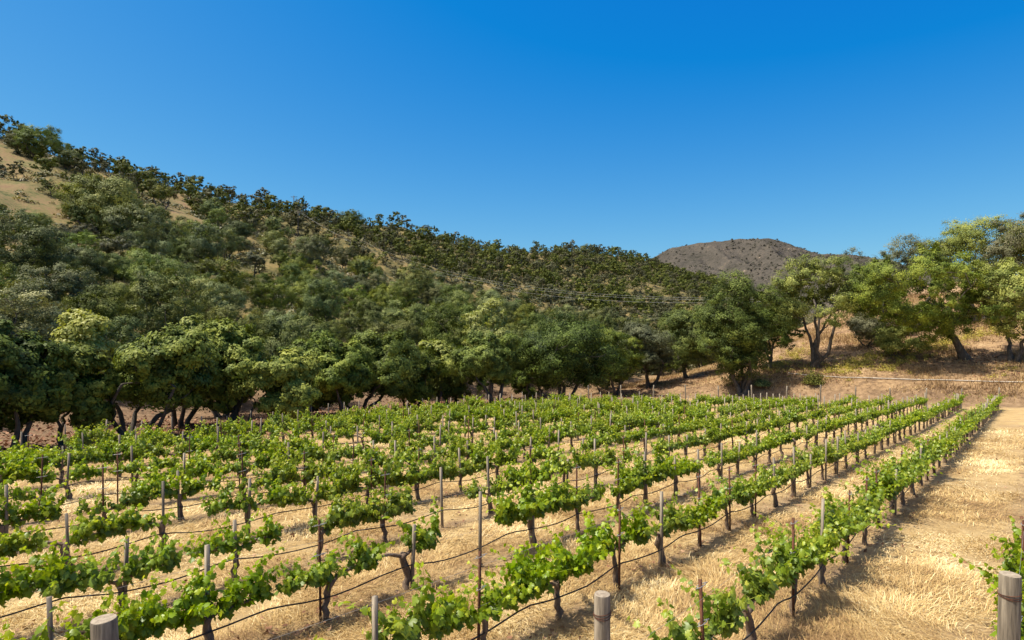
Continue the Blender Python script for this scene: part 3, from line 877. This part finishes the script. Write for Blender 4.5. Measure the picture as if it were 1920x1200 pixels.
def vine_leaves(rng, P, N, X, L, T, low=False):
    """P base points, N normals, X tip directions"""
    N = unit(N); X = unit(X - N * np.sum(X * N, -1, keepdims=True)); B = np.cross(N, X)
    n = len(P)
    if low:
        V = np.stack([P, P + (X * 0.5 + B * 0.5) * L[:, None], P + X * L[:, None], P + (X * 0.5 - B * 0.5) * L[:, None]], 1)
        return V.reshape(-1, 3), np.arange(4 * n).reshape(n, 4), np.repeat(T, 4)
    curl = rng.uniform(0.4, 1.7, n)[:, None]
    V = P[:, None] + L[:, None, None] * (LEAF2[None, :, 0, None] * X[:, None] + LEAF2[None, :, 1, None] * B[:, None] * rng.uniform(0.85, 1.1, n)[:, None, None]
                                         + (LEAFZ[None, :] * curl + rng.uniform(-0.05, 0.05, (n, 15)))[..., None] * N[:, None])
    f = (LEAFT[None] + (np.arange(n) * 15)[:, None, None]).reshape(-1, 3)
    tt = np.repeat(T, 15)
    return V.reshape(-1, 3), f, tt

def vine_proto(seed, arms=(0.8, 0.8), vigor=1.0, dens=1.0, low=False, tall=0.0, bare=0.0):
    rng = np.random.default_rng(seed)
    g = Geo()
    h = rng.uniform(0.52, 0.64)
    off = rng.normal(size=2) * 0.05
    tp = np.array([[off[0] * t * 1.5 + rng.normal() * 0.018, off[1] * t + rng.normal() * 0.018, -0.08 + (h + 0.08) * t] for t in np.linspace(0, 1, 8)])
    tr = np.linspace(0.055, 0.040, 8) * rng.uniform(0.8, 1.2); tr[-1] *= 1.35; tr[0] *= 1.3
    g.tube(tp, tr, 8 if not low else 4, 0.5, True, 0.22, rng)
    head = tp[-1]
    PP, NN, XX, LL, TT = [], [], [], [], []
    sh = Geo()
    for sgn, al in ((1, arms[0]), (-1, arms[1])):
        if al <= 0.05: continue
        n = 7
        t = np.linspace(0, 1, n)
        ax = np.stack([head[0] + sgn * al * t, head[1] * (1 - t) + rng.normal(size=n) * 0.015, head[2] + 0.07 * np.sin(t * 2.2) + rng.normal(size=n) * 0.012 + ROWSLOPE * sgn * al * t], -1)
        ax[0] = head - np.array([0, 0, 0.03])
        g.tube(ax, np.linspace(0.03, 0.013, n), 6 if not low else 4, 0.5, True, 0.2, rng)
        s = 0.02
        while s < al:
            s += rng.uniform(0.07, 0.15) / dens
            if rng.random() < bare: continue
            b = np.array([np.interp(s / al, t, ax[:, i]) for i in range(3)])
            for _ in range(rng.integers(2, 4)):
                Ls = vigor * (0.45 + 1.1 * float(vnoise(np.array([b[0] * 4 + seed]), np.array([seed * 1.7]), seed))) * rng.uniform(0.26, 0.68) * (1.3 if rng.random() < 0.15 else 1.0)
                if tall and abs(b[0]) < 0.45: Ls += tall * rng.uniform(0.4, 1.0)
                d = unit(np.array([rng.normal() * 0.34, rng.normal() * 0.40, 1.0]))
                m = max(3, int(Ls / 0.045))
                f = np.linspace(0, 1, m)
                out = np.array([d[0], d[1], 0])
                pts = b + d * (Ls * f)[:, None] + (out * 0.5 + np.array([0, 0, -0.25])) * (Ls * f ** 2)[:, None]
                if not low:
                    sh.tube(pts[::2] if m > 5 else pts, np.linspace(0.006, 0.002, len(pts[::2] if m > 5 else pts)), 4, 0.75)
                side = unit(np.array([rng.normal(), rng.normal() * 1.3, 0.0]))
                for k in range(m):
                    for rep in range(2 if f[k] < 0.6 else 1):
                        sg = (1 if k % 2 else -1) * (1 if rep == 0 else -1)
                        dirp = unit(side * sg + rng.normal(size=3) * 0.55 + np.array([0, 0, 0.25]))
                        PP.append(pts[k] + dirp * rng.uniform(0.03, 0.09) * (1 - 0.5 * f[k]))
                        NN.append(np.array([0, 0, 0.42]) + dirp * np.array([1, 1, 0.3]) * 0.85 + rng.normal(size=3) * 0.36)
                        XX.append(dirp * 0.7 + np.array([0, 0, -0.95]) + rng.normal(size=3) * 0.2)
                        LL.append((0.112 - 0.060 * f[k] ** 1.5) * rng.uniform(0.7, 1.25))
                        TT.append(0.08 + 0.36 * rng.random() + 0.46 * f[k] ** 2 + (0.15 if rng.random() < 0.08 else 0))
    trunk = g.mesh('vine_trunk', M_VBARK, True) if not low else None
    P, N, X, L, T = map(np.array, (PP, NN, XX, LL, TT))
    if low:
        keep = rng.random(len(P)) < 0.6
        P, N, X, L, T = P[keep], N[keep], X[keep], L[keep] * 1.25, T[keep]
        V, f, tt = vine_leaves(rng, P, N, X, L, T, True)
        Vt, Qt, Tt = np.vstack(g.V), np.vstack(g.Q), np.vstack(g.T)
        return [((Vt, Qt, Tt, np.concatenate(g.t)), 0), ((V, f, np.zeros((0, 3), int), tt), 1)]
    V, f, tt = vine_leaves(rng, P, N, X, L, T)
    sh.add(V, None, f, tt)
    return trunk, sh.mesh('vine_foliage', M_VINE, False)

VP = [('bushy', vine_proto(700 + i, (0.78, 0.78), 1.0 + 0.04 * (i % 4), 1.1, bare=0.14)) for i in range(7)]
VP += [('sparse', vine_proto(720 + i, (0.62, 0.75) if i % 2 else (0.78, 0.5), 0.9, 0.9, bare=0.25)) for i in range(4)]
VP += [('lopsided', vine_proto(730 + i, (0.8, 0.12) if i % 2 else (0.1, 0.8), 1.0, 1.0)) for i in range(2)]
VP += [('tall', vine_proto(740 + i, (0.75, 0.75), 1.15, 1.1, tall=0.35)) for i in range(3)]
VP += [('upright', vine_proto(750 + i, (0.55, 0.55), 1.1, 1.1, tall=1.0)) for i in range(2)]
VLOW = [vine_proto(770 + i, (0.8, 0.8) if i < 6 else (0.7, 0.4), 1.0, 1.0, True) for i in range(8)]

ORD = ['first', 'second', 'third', 'fourth', 'fifth', 'sixth', 'seventh', 'eighth', 'ninth', 'tenth', 'eleventh', 'twelfth', 'thirteenth', 'fourteenth', 'fifteenth',
       'sixteenth', 'seventeenth', 'eighteenth', 'nineteenth']
TENS = {2: 'twent', 3: 'thirt', 4: 'fort', 5: 'fift', 6: 'sixt', 7: 'sevent'}
def ordinal(n):
    if n <= 19: return ORD[n - 1]
    t, o = divmod(n, 10)
    return TENS[t] + 'ieth' if o == 0 else TENS[t] + 'y-' + ORD[o - 1]
def row_name(k):
    return 'rightmost vine row' if k == 0 else ordinal(k + 1) + ' vine row from the right'

NROW = 14
STEP = 1.13                                    # vine spacing measured along the view axis
PHASE = {0: 6.3, 1: 6.15, 2: 6.02, 3: 6.0, 4: 6.3}
def row_xy(k, t):
    return -(0.283 + 3.257 * k) + 0.899 * t, t
def row_end(k):
    return 50.5 - 0.6 * max(0, 2 - k) + 0.35 * k * (k > 2)  # view depth at which row k ends

rngv = random.Random(21)
vines, stakes = [], []
for k in range(NROW):
    t = PHASE.get(k, 6 + rngv.random())
    te = row_end(k)
    n = 0
    while t < te:
        x, y = row_xy(k, t)
        px = x / y * F + 960
        if -140 < px < 2050 and not (k == 0 and t > 9.3) and 0.21 + 2.42 * k < 33.0 - float(edge_shift(UX * x + UY * y)):
            if px > -15: n += 1
            r = rngv.random()
            if k >= 3: r = r * 1.02 + 0.02 if r > 0.4 else r
            if r < (0.60 if k < 3 else 0.48): kind = rngv.randrange(0, 7)
            elif r < 0.76: kind = rngv.randrange(7, 11)
            elif r < 0.84: kind = rngv.randrange(11, 13)
            elif r < 0.97: kind = rngv.randrange(13, 16)
            else: kind = -1
            if t + STEP >= te and k < 8: kind = 16 + k % 2
            if k in (1, 2) and (kind < 0 or 7 <= kind < 13) and rngv.random() < 0.7: kind = rngv.randrange(0, 7)
            j = rngv.uniform(-0.06, 0.06)
            vines.append((k, n, x + UX * j, y + UY * j, kind, rngv.uniform(0.88, 1.12), rngv.random() < 0.5))
            rs = rngv.random()
            if rs < 0.92:
                metal = rngv.random() < (0.62 if k in (0, 1) else 0.28)
                stakes.append((k, n, x + rngv.uniform(-0.06, 0.06), y - 0.06 + rngv.uniform(-0.04, 0.04), metal, rngv.uniform(1.0, 1.42) if not metal else rngv.uniform(1.3, 1.52)))
        t += STEP
# bare line of stakes along the tree side of the block
k = NROW
t = 10.0
while t < 58:
    x, y = row_xy(k, t)
    sh = float(edge_shift(UX * x + UY * y))
    x, y = x + UY * sh, y - UX * sh
    if -100 < x / y * F + 960 < 1500:
        stakes.append((k, 0, x, y, False, rngv.uniform(1.1, 1.45)))
    t += STEP * 0.93
present = [v for v in vines if v[4] >= 0]
present.sort(key=lambda v: math.hypot(v[2], v[3]))
print('vines', len(present), 'stakes', len(stakes))
NAMED = 7                                     # rows whose vines are told apart one by one
for (k, n, x, y, kind, sc, mir) in present[:300]:
    what, (tm, fm) = VP[kind]
    where = ordinal(max(n, 1)) + ' from the left in the ' + row_name(k)
    look = {'bushy': 'bushy', 'sparse': 'sparse', 'lopsided': 'one-armed', 'tall': 'tall-shooted', 'upright': 'upright'}[what]
    lab = look + ' grapevine, ' + where if k < NAMED else 'leafy green grapevine in the ' + row_name(k)
    e = link('grapevine', None, None, (x, y, ground_z(x, y)), ROT, (sc, -sc if mir else sc, sc))
    tag(e, lab, 'grapevine', 'grapevines in the vineyard rows')
    link('trunk', tm, e); link('foliage', fm, e)
rest = [(x, y, ground_z(x, y), ROT, sc, VLOW[(kind + n) % 8]) for (k, n, x, y, kind, sc, mir) in present[300:]]
if rest:
    tag(link('far_grapevines', merge('far_grapevines', rest, [M_VBARK, M_VINE])), kind='stuff')

# stakes ----------------------------------------------------------------------
def wood_stake():
    g = Geo()
    g.box((0, 0, 0.42), (0.046, 0.046, 1.16), 0.5, 0.95)
    return g.mesh('wooden_stake', M_WOOD)
def steel_stake():
    g = Geo()
    g.box((0, 0, 0.42), (0.034, 0.006, 1.16))
    g.box((0, 0.0155, 0.42), (0.006, 0.025, 1.155))
    for i in range(8): g.box((0, -0.006, 0.3 + 0.08 * i), (0.012, 0.006, 0.02))
    return g.mesh('steel_stake', M_RUST)
def steel_clip():
    g = Geo()
    g.tube([(-0.10, 0.01, 0.0), (-0.05, -0.02, 0.006), (0.05, -0.02, 0.006), (0.10, 0.01, 0.0)], 0.005, 5)
    g.tube([(-0.10, -0.02, 0.012), (-0.04, 0.03, 0.0), (0.04, 0.03, 0.0), (0.10, -0.02, 0.012)], 0.005, 5)
    return g.mesh('wire_clip', M_WIRE)
MW, MS, MC = wood_stake(), steel_stake(), steel_clip()
stakes.sort(key=lambda s: math.hypot(s[2], s[3]))
far_st = Geo()
for i, (k, n, x, y, metal, h) in enumerate(stakes):
    z = ground_z(x, y)
    if i < 300:
        if k == NROW: lab = 'bare wooden stake in the line along the tree edge of the vineyard'
        elif k < NAMED: lab = ('rusty steel' if metal else 'grey wooden') + ' stake at the ' + ordinal(max(n, 1)) + ' vine in the ' + row_name(k)
        else: lab = ('rusty steel' if metal else 'grey wooden') + ' stake in the ' + row_name(k)
        tilt = (rngv.gauss(0, 0.025), rngv.gauss(0, 0.025), ROT + rngv.uniform(-0.3, 0.3))
        cat = 'stake'
        if metal and y < 22:
            e = link('steel_stake', None, None, (x, y, z)); e.rotation_euler = tilt
            b = link('shaft', MS, e); b.scale = (1, 1, h)
            link('wire_clip', MC, e, (0, 0, h * 0.66)); link('wire_clip', MC, e, (0, 0, h * 0.95))
        else:
            e = link('steel_stake' if metal else 'wooden_stake', MS if metal else MW, None, (x, y, z)); e.rotation_euler = tilt; e.scale = (1, 1, h)
        tag(e, lab, cat, 'stakes in the vineyard rows')
    else:
        far_st.box((x, y, z + h / 2 - 0.1), (0.06, 0.06, h + 0.2), 0.5)
if far_st.V: tag(link('far_stakes', far_st.mesh('far_stakes', M_WOOD)), kind='stuff')

# round end posts ---------------------------------------------------------------
def round_post(k, t, h, d, label, seed, lean=(0, 0), wraps=(0.82,)):
    rg = np.random.default_rng(seed)
    x, y = row_xy(k, t)
    e = link('end_post', None, None, (x, y, ground_z(x, y)))
    tag(e, label, 'post', 'round wooden row end posts')
    zs = np.array([-0.3, 0.2, 0.6, 1.0, 1.3, h - 0.012, h])
    rr = np.array([1.02, 1.0, 0.99, 0.985, 0.98, 0.975, 0.93]) * d / 2
    g = Geo()
    P = np.stack([lean[0] * zs, lean[1] * zs, zs], -1)
    g.tube(P, rr, 22, 0.5, False, 0.012, rg)
    link('post_shaft', g.mesh('post_shaft', M_WOOD, True), e)
    g = Geo()
    th = np.linspace(0, 2 * np.pi, 22, endpoint=False)
    V = [[0, 0, 0.004]] + [[math.cos(a) * d * 0.232, math.sin(a) * d * 0.232, 0.003] for a in th] + [[math.cos(a) * d * 0.466, math.sin(a) * d * 0.466, 0.0] for a in th]
    V = np.array(V) + np.array([lean[0] * h, lean[1] * h, h + 0.001]); jj = np.arange(22); kk = (jj + 1) % 22
    g.add(V, np.stack([1 + jj, 23 + jj, 23 + kk, 1 + kk], -1), np.stack([np.zeros(22, int), 1 + jj, 1 + kk], -1))
    link('end_grain', g.mesh('end_grain', M_WOODTOP), e)
    g = Geo()
    for w in wraps:
        for q in range(3):
            a = np.linspace(0, 2 * np.pi, 25)
            zz = h * w + 0.012 * q + 0.012 * np.sin(a + q)
            g.tube(np.stack([np.cos(a) * (d / 2 + 0.002) + lean[0] * zz, np.sin(a) * (d / 2 + 0.002) + lean[1] * zz, zz], -1), 0.003, 5, 0.5, False)
    link('wire_wrap', g.mesh('wire_wrap', M_RUST), e)
    return x, y
round_post(0, 4.95, 1.80, 0.155, 'thick grey round post at the lower right corner wrapped in wire', 1, (0.02, 0), (0.60, 0.90))
round_post(1, 4.75, 1.71, 0.135, 'greenish grey round post at the bottom edge with wire near its top', 2, (0.0, 0), (0.90,))
round_post(2, 4.31, 1.66, 0.175, 'leaning round post at the lower left corner of the picture', 3, (-0.06, 0.02), (0.6,))

# far end posts of the rows, square and weathered
def far_post():
    g = Geo()
    g.tube([(0, 0, -0.3), (0, 0, 0.6), (0, 0, 1.25), (0, 0, 1.7)], [0.062, 0.06, 0.058, 0.054], 10)
    return g.mesh('far_end_post', M_WOOD)
MFP = far_post()
for k in range(1, NROW):
    t = row_end(k) + 0.5
    x, y = row_xy(k, t)
    o = link('end_post', MFP, None, (x, y, ground_z(x, y)), rngv.random() * 6)
    o.rotation_euler = (rngv.gauss(0, 0.03), rngv.gauss(0, 0.03), rngv.random() * 6)
    o.scale = (1, 1, rngv.uniform(1.0, 1.2))
    tag(o, 'tan end post at the far end of the ' + row_name(k), 'post', 'posts at the far row ends')

# drip hoses and trellis wires, one run per row
for k in range(NROW):
    g = Geo()
    tt = np.arange(4.6 if k < 3 else 5.0, row_end(k), STEP / 6)
    x = -(0.283 + 3.257 * k) + 0.899 * tt
    px = x / tt * F + 960
    m = (px > -200) & (px < 2200) & (0.21 + 2.42 * k < 33.0 - edge_shift(UX * x + UY * tt))
    tt, x = tt[m], x[m]
    ph = (tt - PHASE.get(k, 6)) / STEP
    amp = 0.07 + 0.06 * vnoise(np.floor(ph / 1.5), np.full_like(ph, k), 5)
    sag = amp * np.sin(np.pi * (ph % 1.5) / 1.5) - 0.02
    z = terrain(x, tt) + 0.40 - sag + 0.03 * (vnoise(tt * 0.6, np.full_like(tt, k), 8) - 0.5)
    rr = 0.0105
    g.tube(np.stack([x + 0.03, tt - 0.05, z], -1), rr, 6)
    tag(link('drip_hose', g.mesh('drip_hose', M_HOSE, True)), 'black drip hose sagging along the ' + row_name(k), 'hose', 'drip hoses along the rows')
for k in range(7):
    for hh, nm in ((0.66, 'lower'), (1.16, 'upper')):
        if k > 3 and nm == 'upper': continue
        g = Geo()
        tt = np.arange(4.8, row_end(k), STEP)
        x = -(0.283 + 3.257 * k) + 0.899 * tt
        px = x / tt * F + 960
        m = (px > -200) & (px < 2200)
        tt, x = tt[m], x[m]
        z = terrain(x, tt) + hh + 0.03 * (vnoise(tt, np.full_like(tt, k + hh * 9), 8) - 0.5)
        g.tube(np.stack([x, tt - 0.06, z], -1), 0.0016, 4)
        tag(link('trellis_wire', g.mesh('trellis_wire', M_WIRE)), nm + ' thin trellis wire along the ' + row_name(k), 'wire', 'trellis wires along the rows')

# blue tubing tied to the corner post
g = Geo()
px_, py_ = row_xy(0, 4.95)
gz = ground_z(px_, py_)
g.tube(np.array([[px_ - 0.17, py_ - 0.08, gz + 1.06], [px_ - 0.14, py_ - 0.10, gz + 0.98], [px_ - 0.06, py_ - 0.12, gz + 0.80], [px_ + 0.02, py_ - 0.12, gz + 0.60], [px_ + 0.05, py_ - 0.13, gz + 0.3], [px_ + 0.06, py_ - 0.14, gz + 0.0]]), 0.011, 8)
tag(link('blue_tube', g.mesh('blue_tube', M_BLUE, True)), 'blue irrigation tube beside the thick post at the lower right', 'tube')

# ------------------------------------------------------------------ dry grass in the foreground
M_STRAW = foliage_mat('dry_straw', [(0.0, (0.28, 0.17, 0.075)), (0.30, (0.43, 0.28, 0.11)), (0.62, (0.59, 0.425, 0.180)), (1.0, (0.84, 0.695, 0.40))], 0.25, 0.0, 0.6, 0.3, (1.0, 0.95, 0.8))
def build_straw():
    g = np.random.default_rng(5)
    n = 800000
    y = 4.6 * (34 / 4.6) ** g.random(n)
    x = y * g.uniform(-0.93, 0.95, n)
    v = -UY * x + UX * y
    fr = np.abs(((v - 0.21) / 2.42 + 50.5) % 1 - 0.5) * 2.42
    den = fbm(x * 0.7, y * 0.7, 51, 4)
    keep = (v < 33) & (g.random(n) < np.clip(0.2 + 3.2 * (den - 0.36), 0.06, 1) * np.clip(0.25 + fr * 0.9, 0, 1) * np.clip(1.25 - v / 30, 0.15, 1))
    x, y, v, fr, den = x[keep], y[keep], v[keep], fr[keep], den[keep]
    n = len(x)
    z = terrain(x, y)
    ang = fbm(x * 0.45, y * 0.45, 53, 3) * 4 * np.pi + g.normal(size=n) * 0.75
    tilt = np.clip(g.gamma(1.6, 0.22, n), 0.04, 1.35)
    L = g.uniform(0.08, 0.24, n) * (0.7 + 0.9 * (den - 0.2))
    w = 0.0026 * np.maximum(1, y / 7.5) * g.uniform(0.7, 1.5, n)
    d = np.stack([np.cos(ang) * np.cos(tilt), np.sin(ang) * np.cos(tilt), np.sin(tilt)], -1)
    s = np.stack([-np.sin(ang), np.cos(ang), np.zeros(n)], -1)
    b = np.stack([x, y, z - 0.005 + np.abs(g.normal(size=n)) * 0.03], -1)
    mid = b + d * (L * 0.55)[:, None]
    tip = b + d * L[:, None] - np.array([0, 0, 1.0]) * (L * 0.22)[:, None]
    W = w[:, None] * s
    V = np.stack([b - W, b + W, mid + W * 0.9, mid - W * 0.9, tip], 1)
    o = (np.arange(n) * 5)[:, None]
    q = o + np.array([[0, 1, 2, 3]]); t = o + np.array([[3, 2, 4]])
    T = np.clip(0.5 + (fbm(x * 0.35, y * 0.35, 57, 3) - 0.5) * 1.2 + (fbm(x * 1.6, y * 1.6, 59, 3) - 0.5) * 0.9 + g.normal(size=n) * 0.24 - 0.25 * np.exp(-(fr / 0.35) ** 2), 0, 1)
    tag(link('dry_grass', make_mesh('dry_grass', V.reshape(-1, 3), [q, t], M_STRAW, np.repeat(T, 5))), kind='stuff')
    print('straw', n)
build_straw()

# dead leaves under the vines
M_LITTER = foliage_mat('dead_leaves', [(0.0, (0.12, 0.055, 0.030)), (0.5, (0.25, 0.125, 0.07)), (1.0, (0.42, 0.26, 0.15))], 0.1, 0.0, 0.8, 0.2, (1, 0.8, 0.6))
def build_litter():
    g = np.random.default_rng(6)
    n = 9000
    y = 4.6 * (26 / 4.6) ** g.random(n)
    x = y * g.uniform(-0.93, 0.95, n)
    v = -UY * x + UX * y
    fr = np.abs(((v - 0.21) / 2.42 + 50.5) % 1 - 0.5) * 2.42
    keep = g.random(n) < np.clip((fbm(x * 0.8, y * 0.8, 58, 3) - 0.42) * 5, 0.02, 1) * np.exp(-(fr / 0.5) ** 2)
    x, y = x[keep], y[keep]
    P = np.stack([x, y, terrain(x, y) + g.uniform(0.01, 0.07, len(x))], -1)
    N = np.array([0, 0, 1.0]) + g.normal(size=(len(x), 3)) * 0.45
    V, f = diamonds(g, P, N, 0.085, 0.8)
    tag(link('leaf_litter', make_mesh('leaf_litter', V, [f], M_LITTER, np.repeat(g.random(len(x)), 4))), kind='stuff')
build_litter()

# ------------------------------------------------------------------ the right bank
# pale pipe along the bank
pp = [(1478, 701), (1520, 706), (1560, 708), (1620, 710), (1700, 713), (1780, 715), (1850, 717), (1935, 719)]
P = np.array([pix(a, b) for a, b in pp])
tt = np.linspace(0, len(P) - 1, 60)
P = np.stack([np.interp(tt, np.arange(len(P)), P[:, i]) for i in range(3)], -1)
P[:, 2] = terrain(P[:, 0], P[:, 1]) + 0.10
g = Geo(); g.tube(P, 0.06, 8)
tag(link('irrigation_pipe', g.mesh('irrigation_pipe', M_PIPE, True)), 'long pale pipe lying along the right bank below the oaks', 'pipe')

def bush(name, px, py, w, h, mat, seed, label, n=2600, leaf=0.16, cat='shrub', group=None):
    rg = np.random.default_rng(seed)
    x, y, z = pix(px, py)
    W, Hh = w / F * y / 2, h / F * y
    k = 16
    c = unit(rg.normal(size=(k, 3))) * rg.uniform(0.3, 0.75, (k, 1)); c[:, 2] = np.abs(c[:, 2])
    i = rg.integers(0, k, n)
    p = (c[i] + rg.normal(size=(n, 3)) * 0.2) * np.array([W, W, Hh])
    p[:, 2] = np.abs(p[:, 2])
    N = unit(p + 1e-5) * 0.6 + np.array([0, 0, 0.5]) + rg.normal(size=(n, 3)) * 0.5
    V, f = diamonds(rg, p, N, leaf)
    e = link(name, None, None, (x, y, z)); tag(e, label, cat, group)
    link('foliage', make_mesh('shrub_foliage', V, [f], mat, np.repeat(np.clip(rg.random(n), 0, 1), 4)), e)
    g = Geo()
    for q in range(5):
        a = rg.uniform(0, 6.28)
        g.tube(curve_pts((0, 0, -0.1), (math.cos(a) * W * 0.5, math.sin(a) * W * 0.5, Hh * 0.7), rg, 5), np.linspace(0.03, 0.01, 5), 5)
    link('stem', g.mesh('shrub_stem', M_BARK, True), e)
bush('shrub', 1528, 720, 44, 30, M_OAK, 11, 'small round green bush by the pale pipe on the bank')
bush('shrub', 1428, 723, 34, 12, M_OAK, 12, 'low dark shrub behind the round dark oak')
bush('shrub', 180, 800, 46, 40, M_VINE, 13, 'bright yellow green sapling in the shade of the left oaks', 900, 0.2)

def build_weeds():
    g = np.random.default_rng(17)
    pts = []
    for (a, b, c, d, k) in [(1560, 700, 1650, 668, 80), (1650, 700, 1780, 640, 90), (1780, 640, 1900, 610, 60), (1450, 690, 1520, 650, 50), (1430, 705, 1900, 620, 110), (1570, 698, 1660, 668, 60), (1450, 690, 1500, 668, 40), (1690, 660, 1780, 645, 50), (1840, 705, 1915, 690, 8)]:
        for _ in range(k):
            s = g.random()
            pts.append(pix(a + (c - a) * s + g.normal() * 12, b + (d - b) * s + g.normal() * 5))
    Pn = np.array(pts)
    k = 40
    sz = g.uniform(0.25, 0.7, len(Pn))
    d = unit(g.normal(size=(len(Pn), k, 3)) + np.array([0, 0, 0.3])); d[..., 2] = np.abs(d[..., 2])
    P = Pn[:, None] + d * (sz[:, None] * g.uniform(0.3, 1, (len(Pn), k)))[..., None]
    V, f = diamonds(g, P.reshape(-1, 3), (d * 0.5 + g.normal(size=d.shape) * 0.6 + np.array([0, 0, 0.4])).reshape(-1, 3), 0.16, 0.4)
    m = foliage_mat('yellow_weeds', [(0, (0.18, 0.17, 0.03)), (0.5, (0.42, 0.35, 0.06)), (1, (0.60, 0.48, 0.12))], 0.25, 0.0)
    tag(link('yellow_weeds', make_mesh('yellow_weeds', V, [f], m, np.repeat(np.clip(g.random(len(P.reshape(-1, 3))), 0, 1), 4))), kind='stuff')
build_weeds()

# ------------------------------------------------------------------ power line over the hill
def power_pole(px, py, h, label):
    x, y, z = pix(px, py)
    e = link('utility_pole', None, None, (x, y, z)); tag(e, label, 'utility pole', 'poles of the power line')
    g = Geo(); g.tube([(0, 0, -0.5), (0, 0, h * 0.5), (0, 0, h)], [0.2, 0.18, 0.14], 8)
    link('pole_shaft', g.mesh('pole_shaft', M_BARK, True), e)
    g = Geo(); g.box((0, 0.2, h - 0.5), (2.6, 0.14, 0.16))
    for s in (-1.2, -0.5, 0.5, 1.2): g.box((s, 0.2, h - 0.34), (0.09, 0.09, 0.16))
    link('crossarm', g.mesh('crossarm', M_BARK), e)
    return np.array([x, y, z + h - 0.3])
p0 = power_pole(472, 384, 9, 'utility pole on the ridge at the left among the skyline oaks')
p1 = power_pole(551, 403, 8, 'utility pole standing on the skyline of the ridge')
p2 = power_pole(559, 445, 9, 'utility pole just below the skyline among the hillside oaks')
p3 = power_pole(1655, 640, 6.5, 'utility pole behind the oaks of the right bank')
def cable(a, b, sag, label, off):
    t = np.linspace(0, 1, 50)[:, None]
    P = a + (b - a) * t
    P[:, 2] -= (4 * sag * t * (1 - t))[:, 0]
    P[:, 0] += off
    g = Geo(); g.tube(P, 0.013, 5)
    tag(link('power_cable', g.mesh('power_cable', M_CABLE, True)), label, 'cable', 'cables of the power line')
cable(p0, p1, 1.5, 'short cable between the two poles on the ridge', 0)
for i, (a, d) in enumerate(((p1, 13.0), (p2, 10.0), (p2, 11.0))):
    cable(a, p3, d, ['upper', 'lower', 'middle'][i] + ' long cable sagging over the wooded valley', (-0.6, 0.0, 0.6)[i])

def palm(px, py, top, label):
    x, y, z = pix(px, py)
    H = (py - top) / F * y
    e = link('palm_tree', None, None, (x, y, z - 0.3)); tag(e, label, 'palm')
    g = Geo(); g.tube([(0, 0, 0), (0.1, 0, H * 0.5), (0, 0, H)], [0.3, 0.24, 0.2], 7)
    link('trunk', g.mesh('palm_trunk', M_BARK, True), e)
    rg = np.random.default_rng(4); g = Geo()
    for i in range(26):
        a = rg.uniform(0, 6.28); el = rg.uniform(-0.6, 1.2)
        t = np.linspace(0, 1, 5)
        L = H * 0.32
        r = L * t * math.cos(el); zz = H + L * t * math.sin(el) - L * 0.5 * t ** 2
        w = np.array([0.05, 0.35, 0.4, 0.3, 0.03])
        P = np.stack([r * math.cos(a), r * math.sin(a), zz], -1); S = np.array([-math.sin(a), math.cos(a), 0])
        V = np.vstack([P - S * w[:, None], P + S * w[:, None] + np.array([0, 0, 0.02])])
        g.add(V, [[k, k + 1, k + 6, k + 5] for k in range(4)], None, rg.uniform(0.2, 0.7))
    link('fronds', g.mesh('palm_fronds', M_OAK), e)
palm(955, 490, 462, 'small palm standing above the skyline of the wooded ridge')


# dry grass, fallen leaves and stones on the right bank and under the oaks
def build_bank():
    g = np.random.default_rng(23)
    n = 260000
    u = g.uniform(70, 125, n); v = g.uniform(-28, 46, n)
    x, y = UX * u - UY * v, UY * u + UX * v
    den = fbm(x * 0.25, y * 0.25, 91, 4)
    keep = (np.abs(x / y) < 0.98) & (g.random(n) < np.clip((den - 0.36) * 4, 0.06, 1)) & (u + 0.12 * np.maximum(v, 0) > 71.5)
    x, y = x[keep], y[keep]; n = len(x)
    z = terrain(x, y)
    a = g.uniform(0, 2 * np.pi, n); t = g.uniform(0.35, 1.4, n); L = g.uniform(0.15, 0.55, n) * (0.5 + den[keep])
    d = np.stack([np.cos(a) * np.cos(t), np.sin(a) * np.cos(t), np.sin(t)], -1) * L[:, None]
    w = np.stack([-np.sin(a), np.cos(a), 0 * a], -1) * 0.03
    b = np.stack([x, y, z - 0.02], -1)
    V = np.stack([b - w, b + w, b + d], 1).reshape(-1, 3)
    T = np.clip(fbm(x * 0.3, y * 0.3, 93, 3) * 0.9 + g.normal(size=n) * 0.15 - 0.05, 0, 1)
    m = foliage_mat('bank_grass', [(0, (0.16, 0.095, 0.05)), (0.4, (0.34, 0.22, 0.10)), (0.7, (0.50, 0.36, 0.17)), (1, (0.62, 0.48, 0.26))], 0.15, 0.0, 0.7, 0.1, (1, 0.9, 0.7))
    tag(link('bank_grass', make_mesh('bank_grass', V, [np.arange(n * 3).reshape(n, 3)], m, np.repeat(T, 3))), kind='stuff')
    n = 16000
    P0 = np.array([(px, py) for px, py, _ in NEAR_POS])
    c = P0[g.integers(0, len(P0), n)] + g.normal(size=(n, 2)) * 3.2
    z = terrain(c[:, 0], c[:, 1])
    V, f = diamonds(g, np.stack([c[:, 0], c[:, 1], z + g.uniform(0.01, 0.12, n)], -1), np.array([0, 0, 1.0]) + g.normal(size=(n, 3)) * 0.5, 0.22, 0.7)
    tag(link('oak_litter', make_mesh('oak_litter', V, [f], M_LITTER, np.repeat(g.random(n) * 0.8, 4))), kind='stuff')
build_bank()
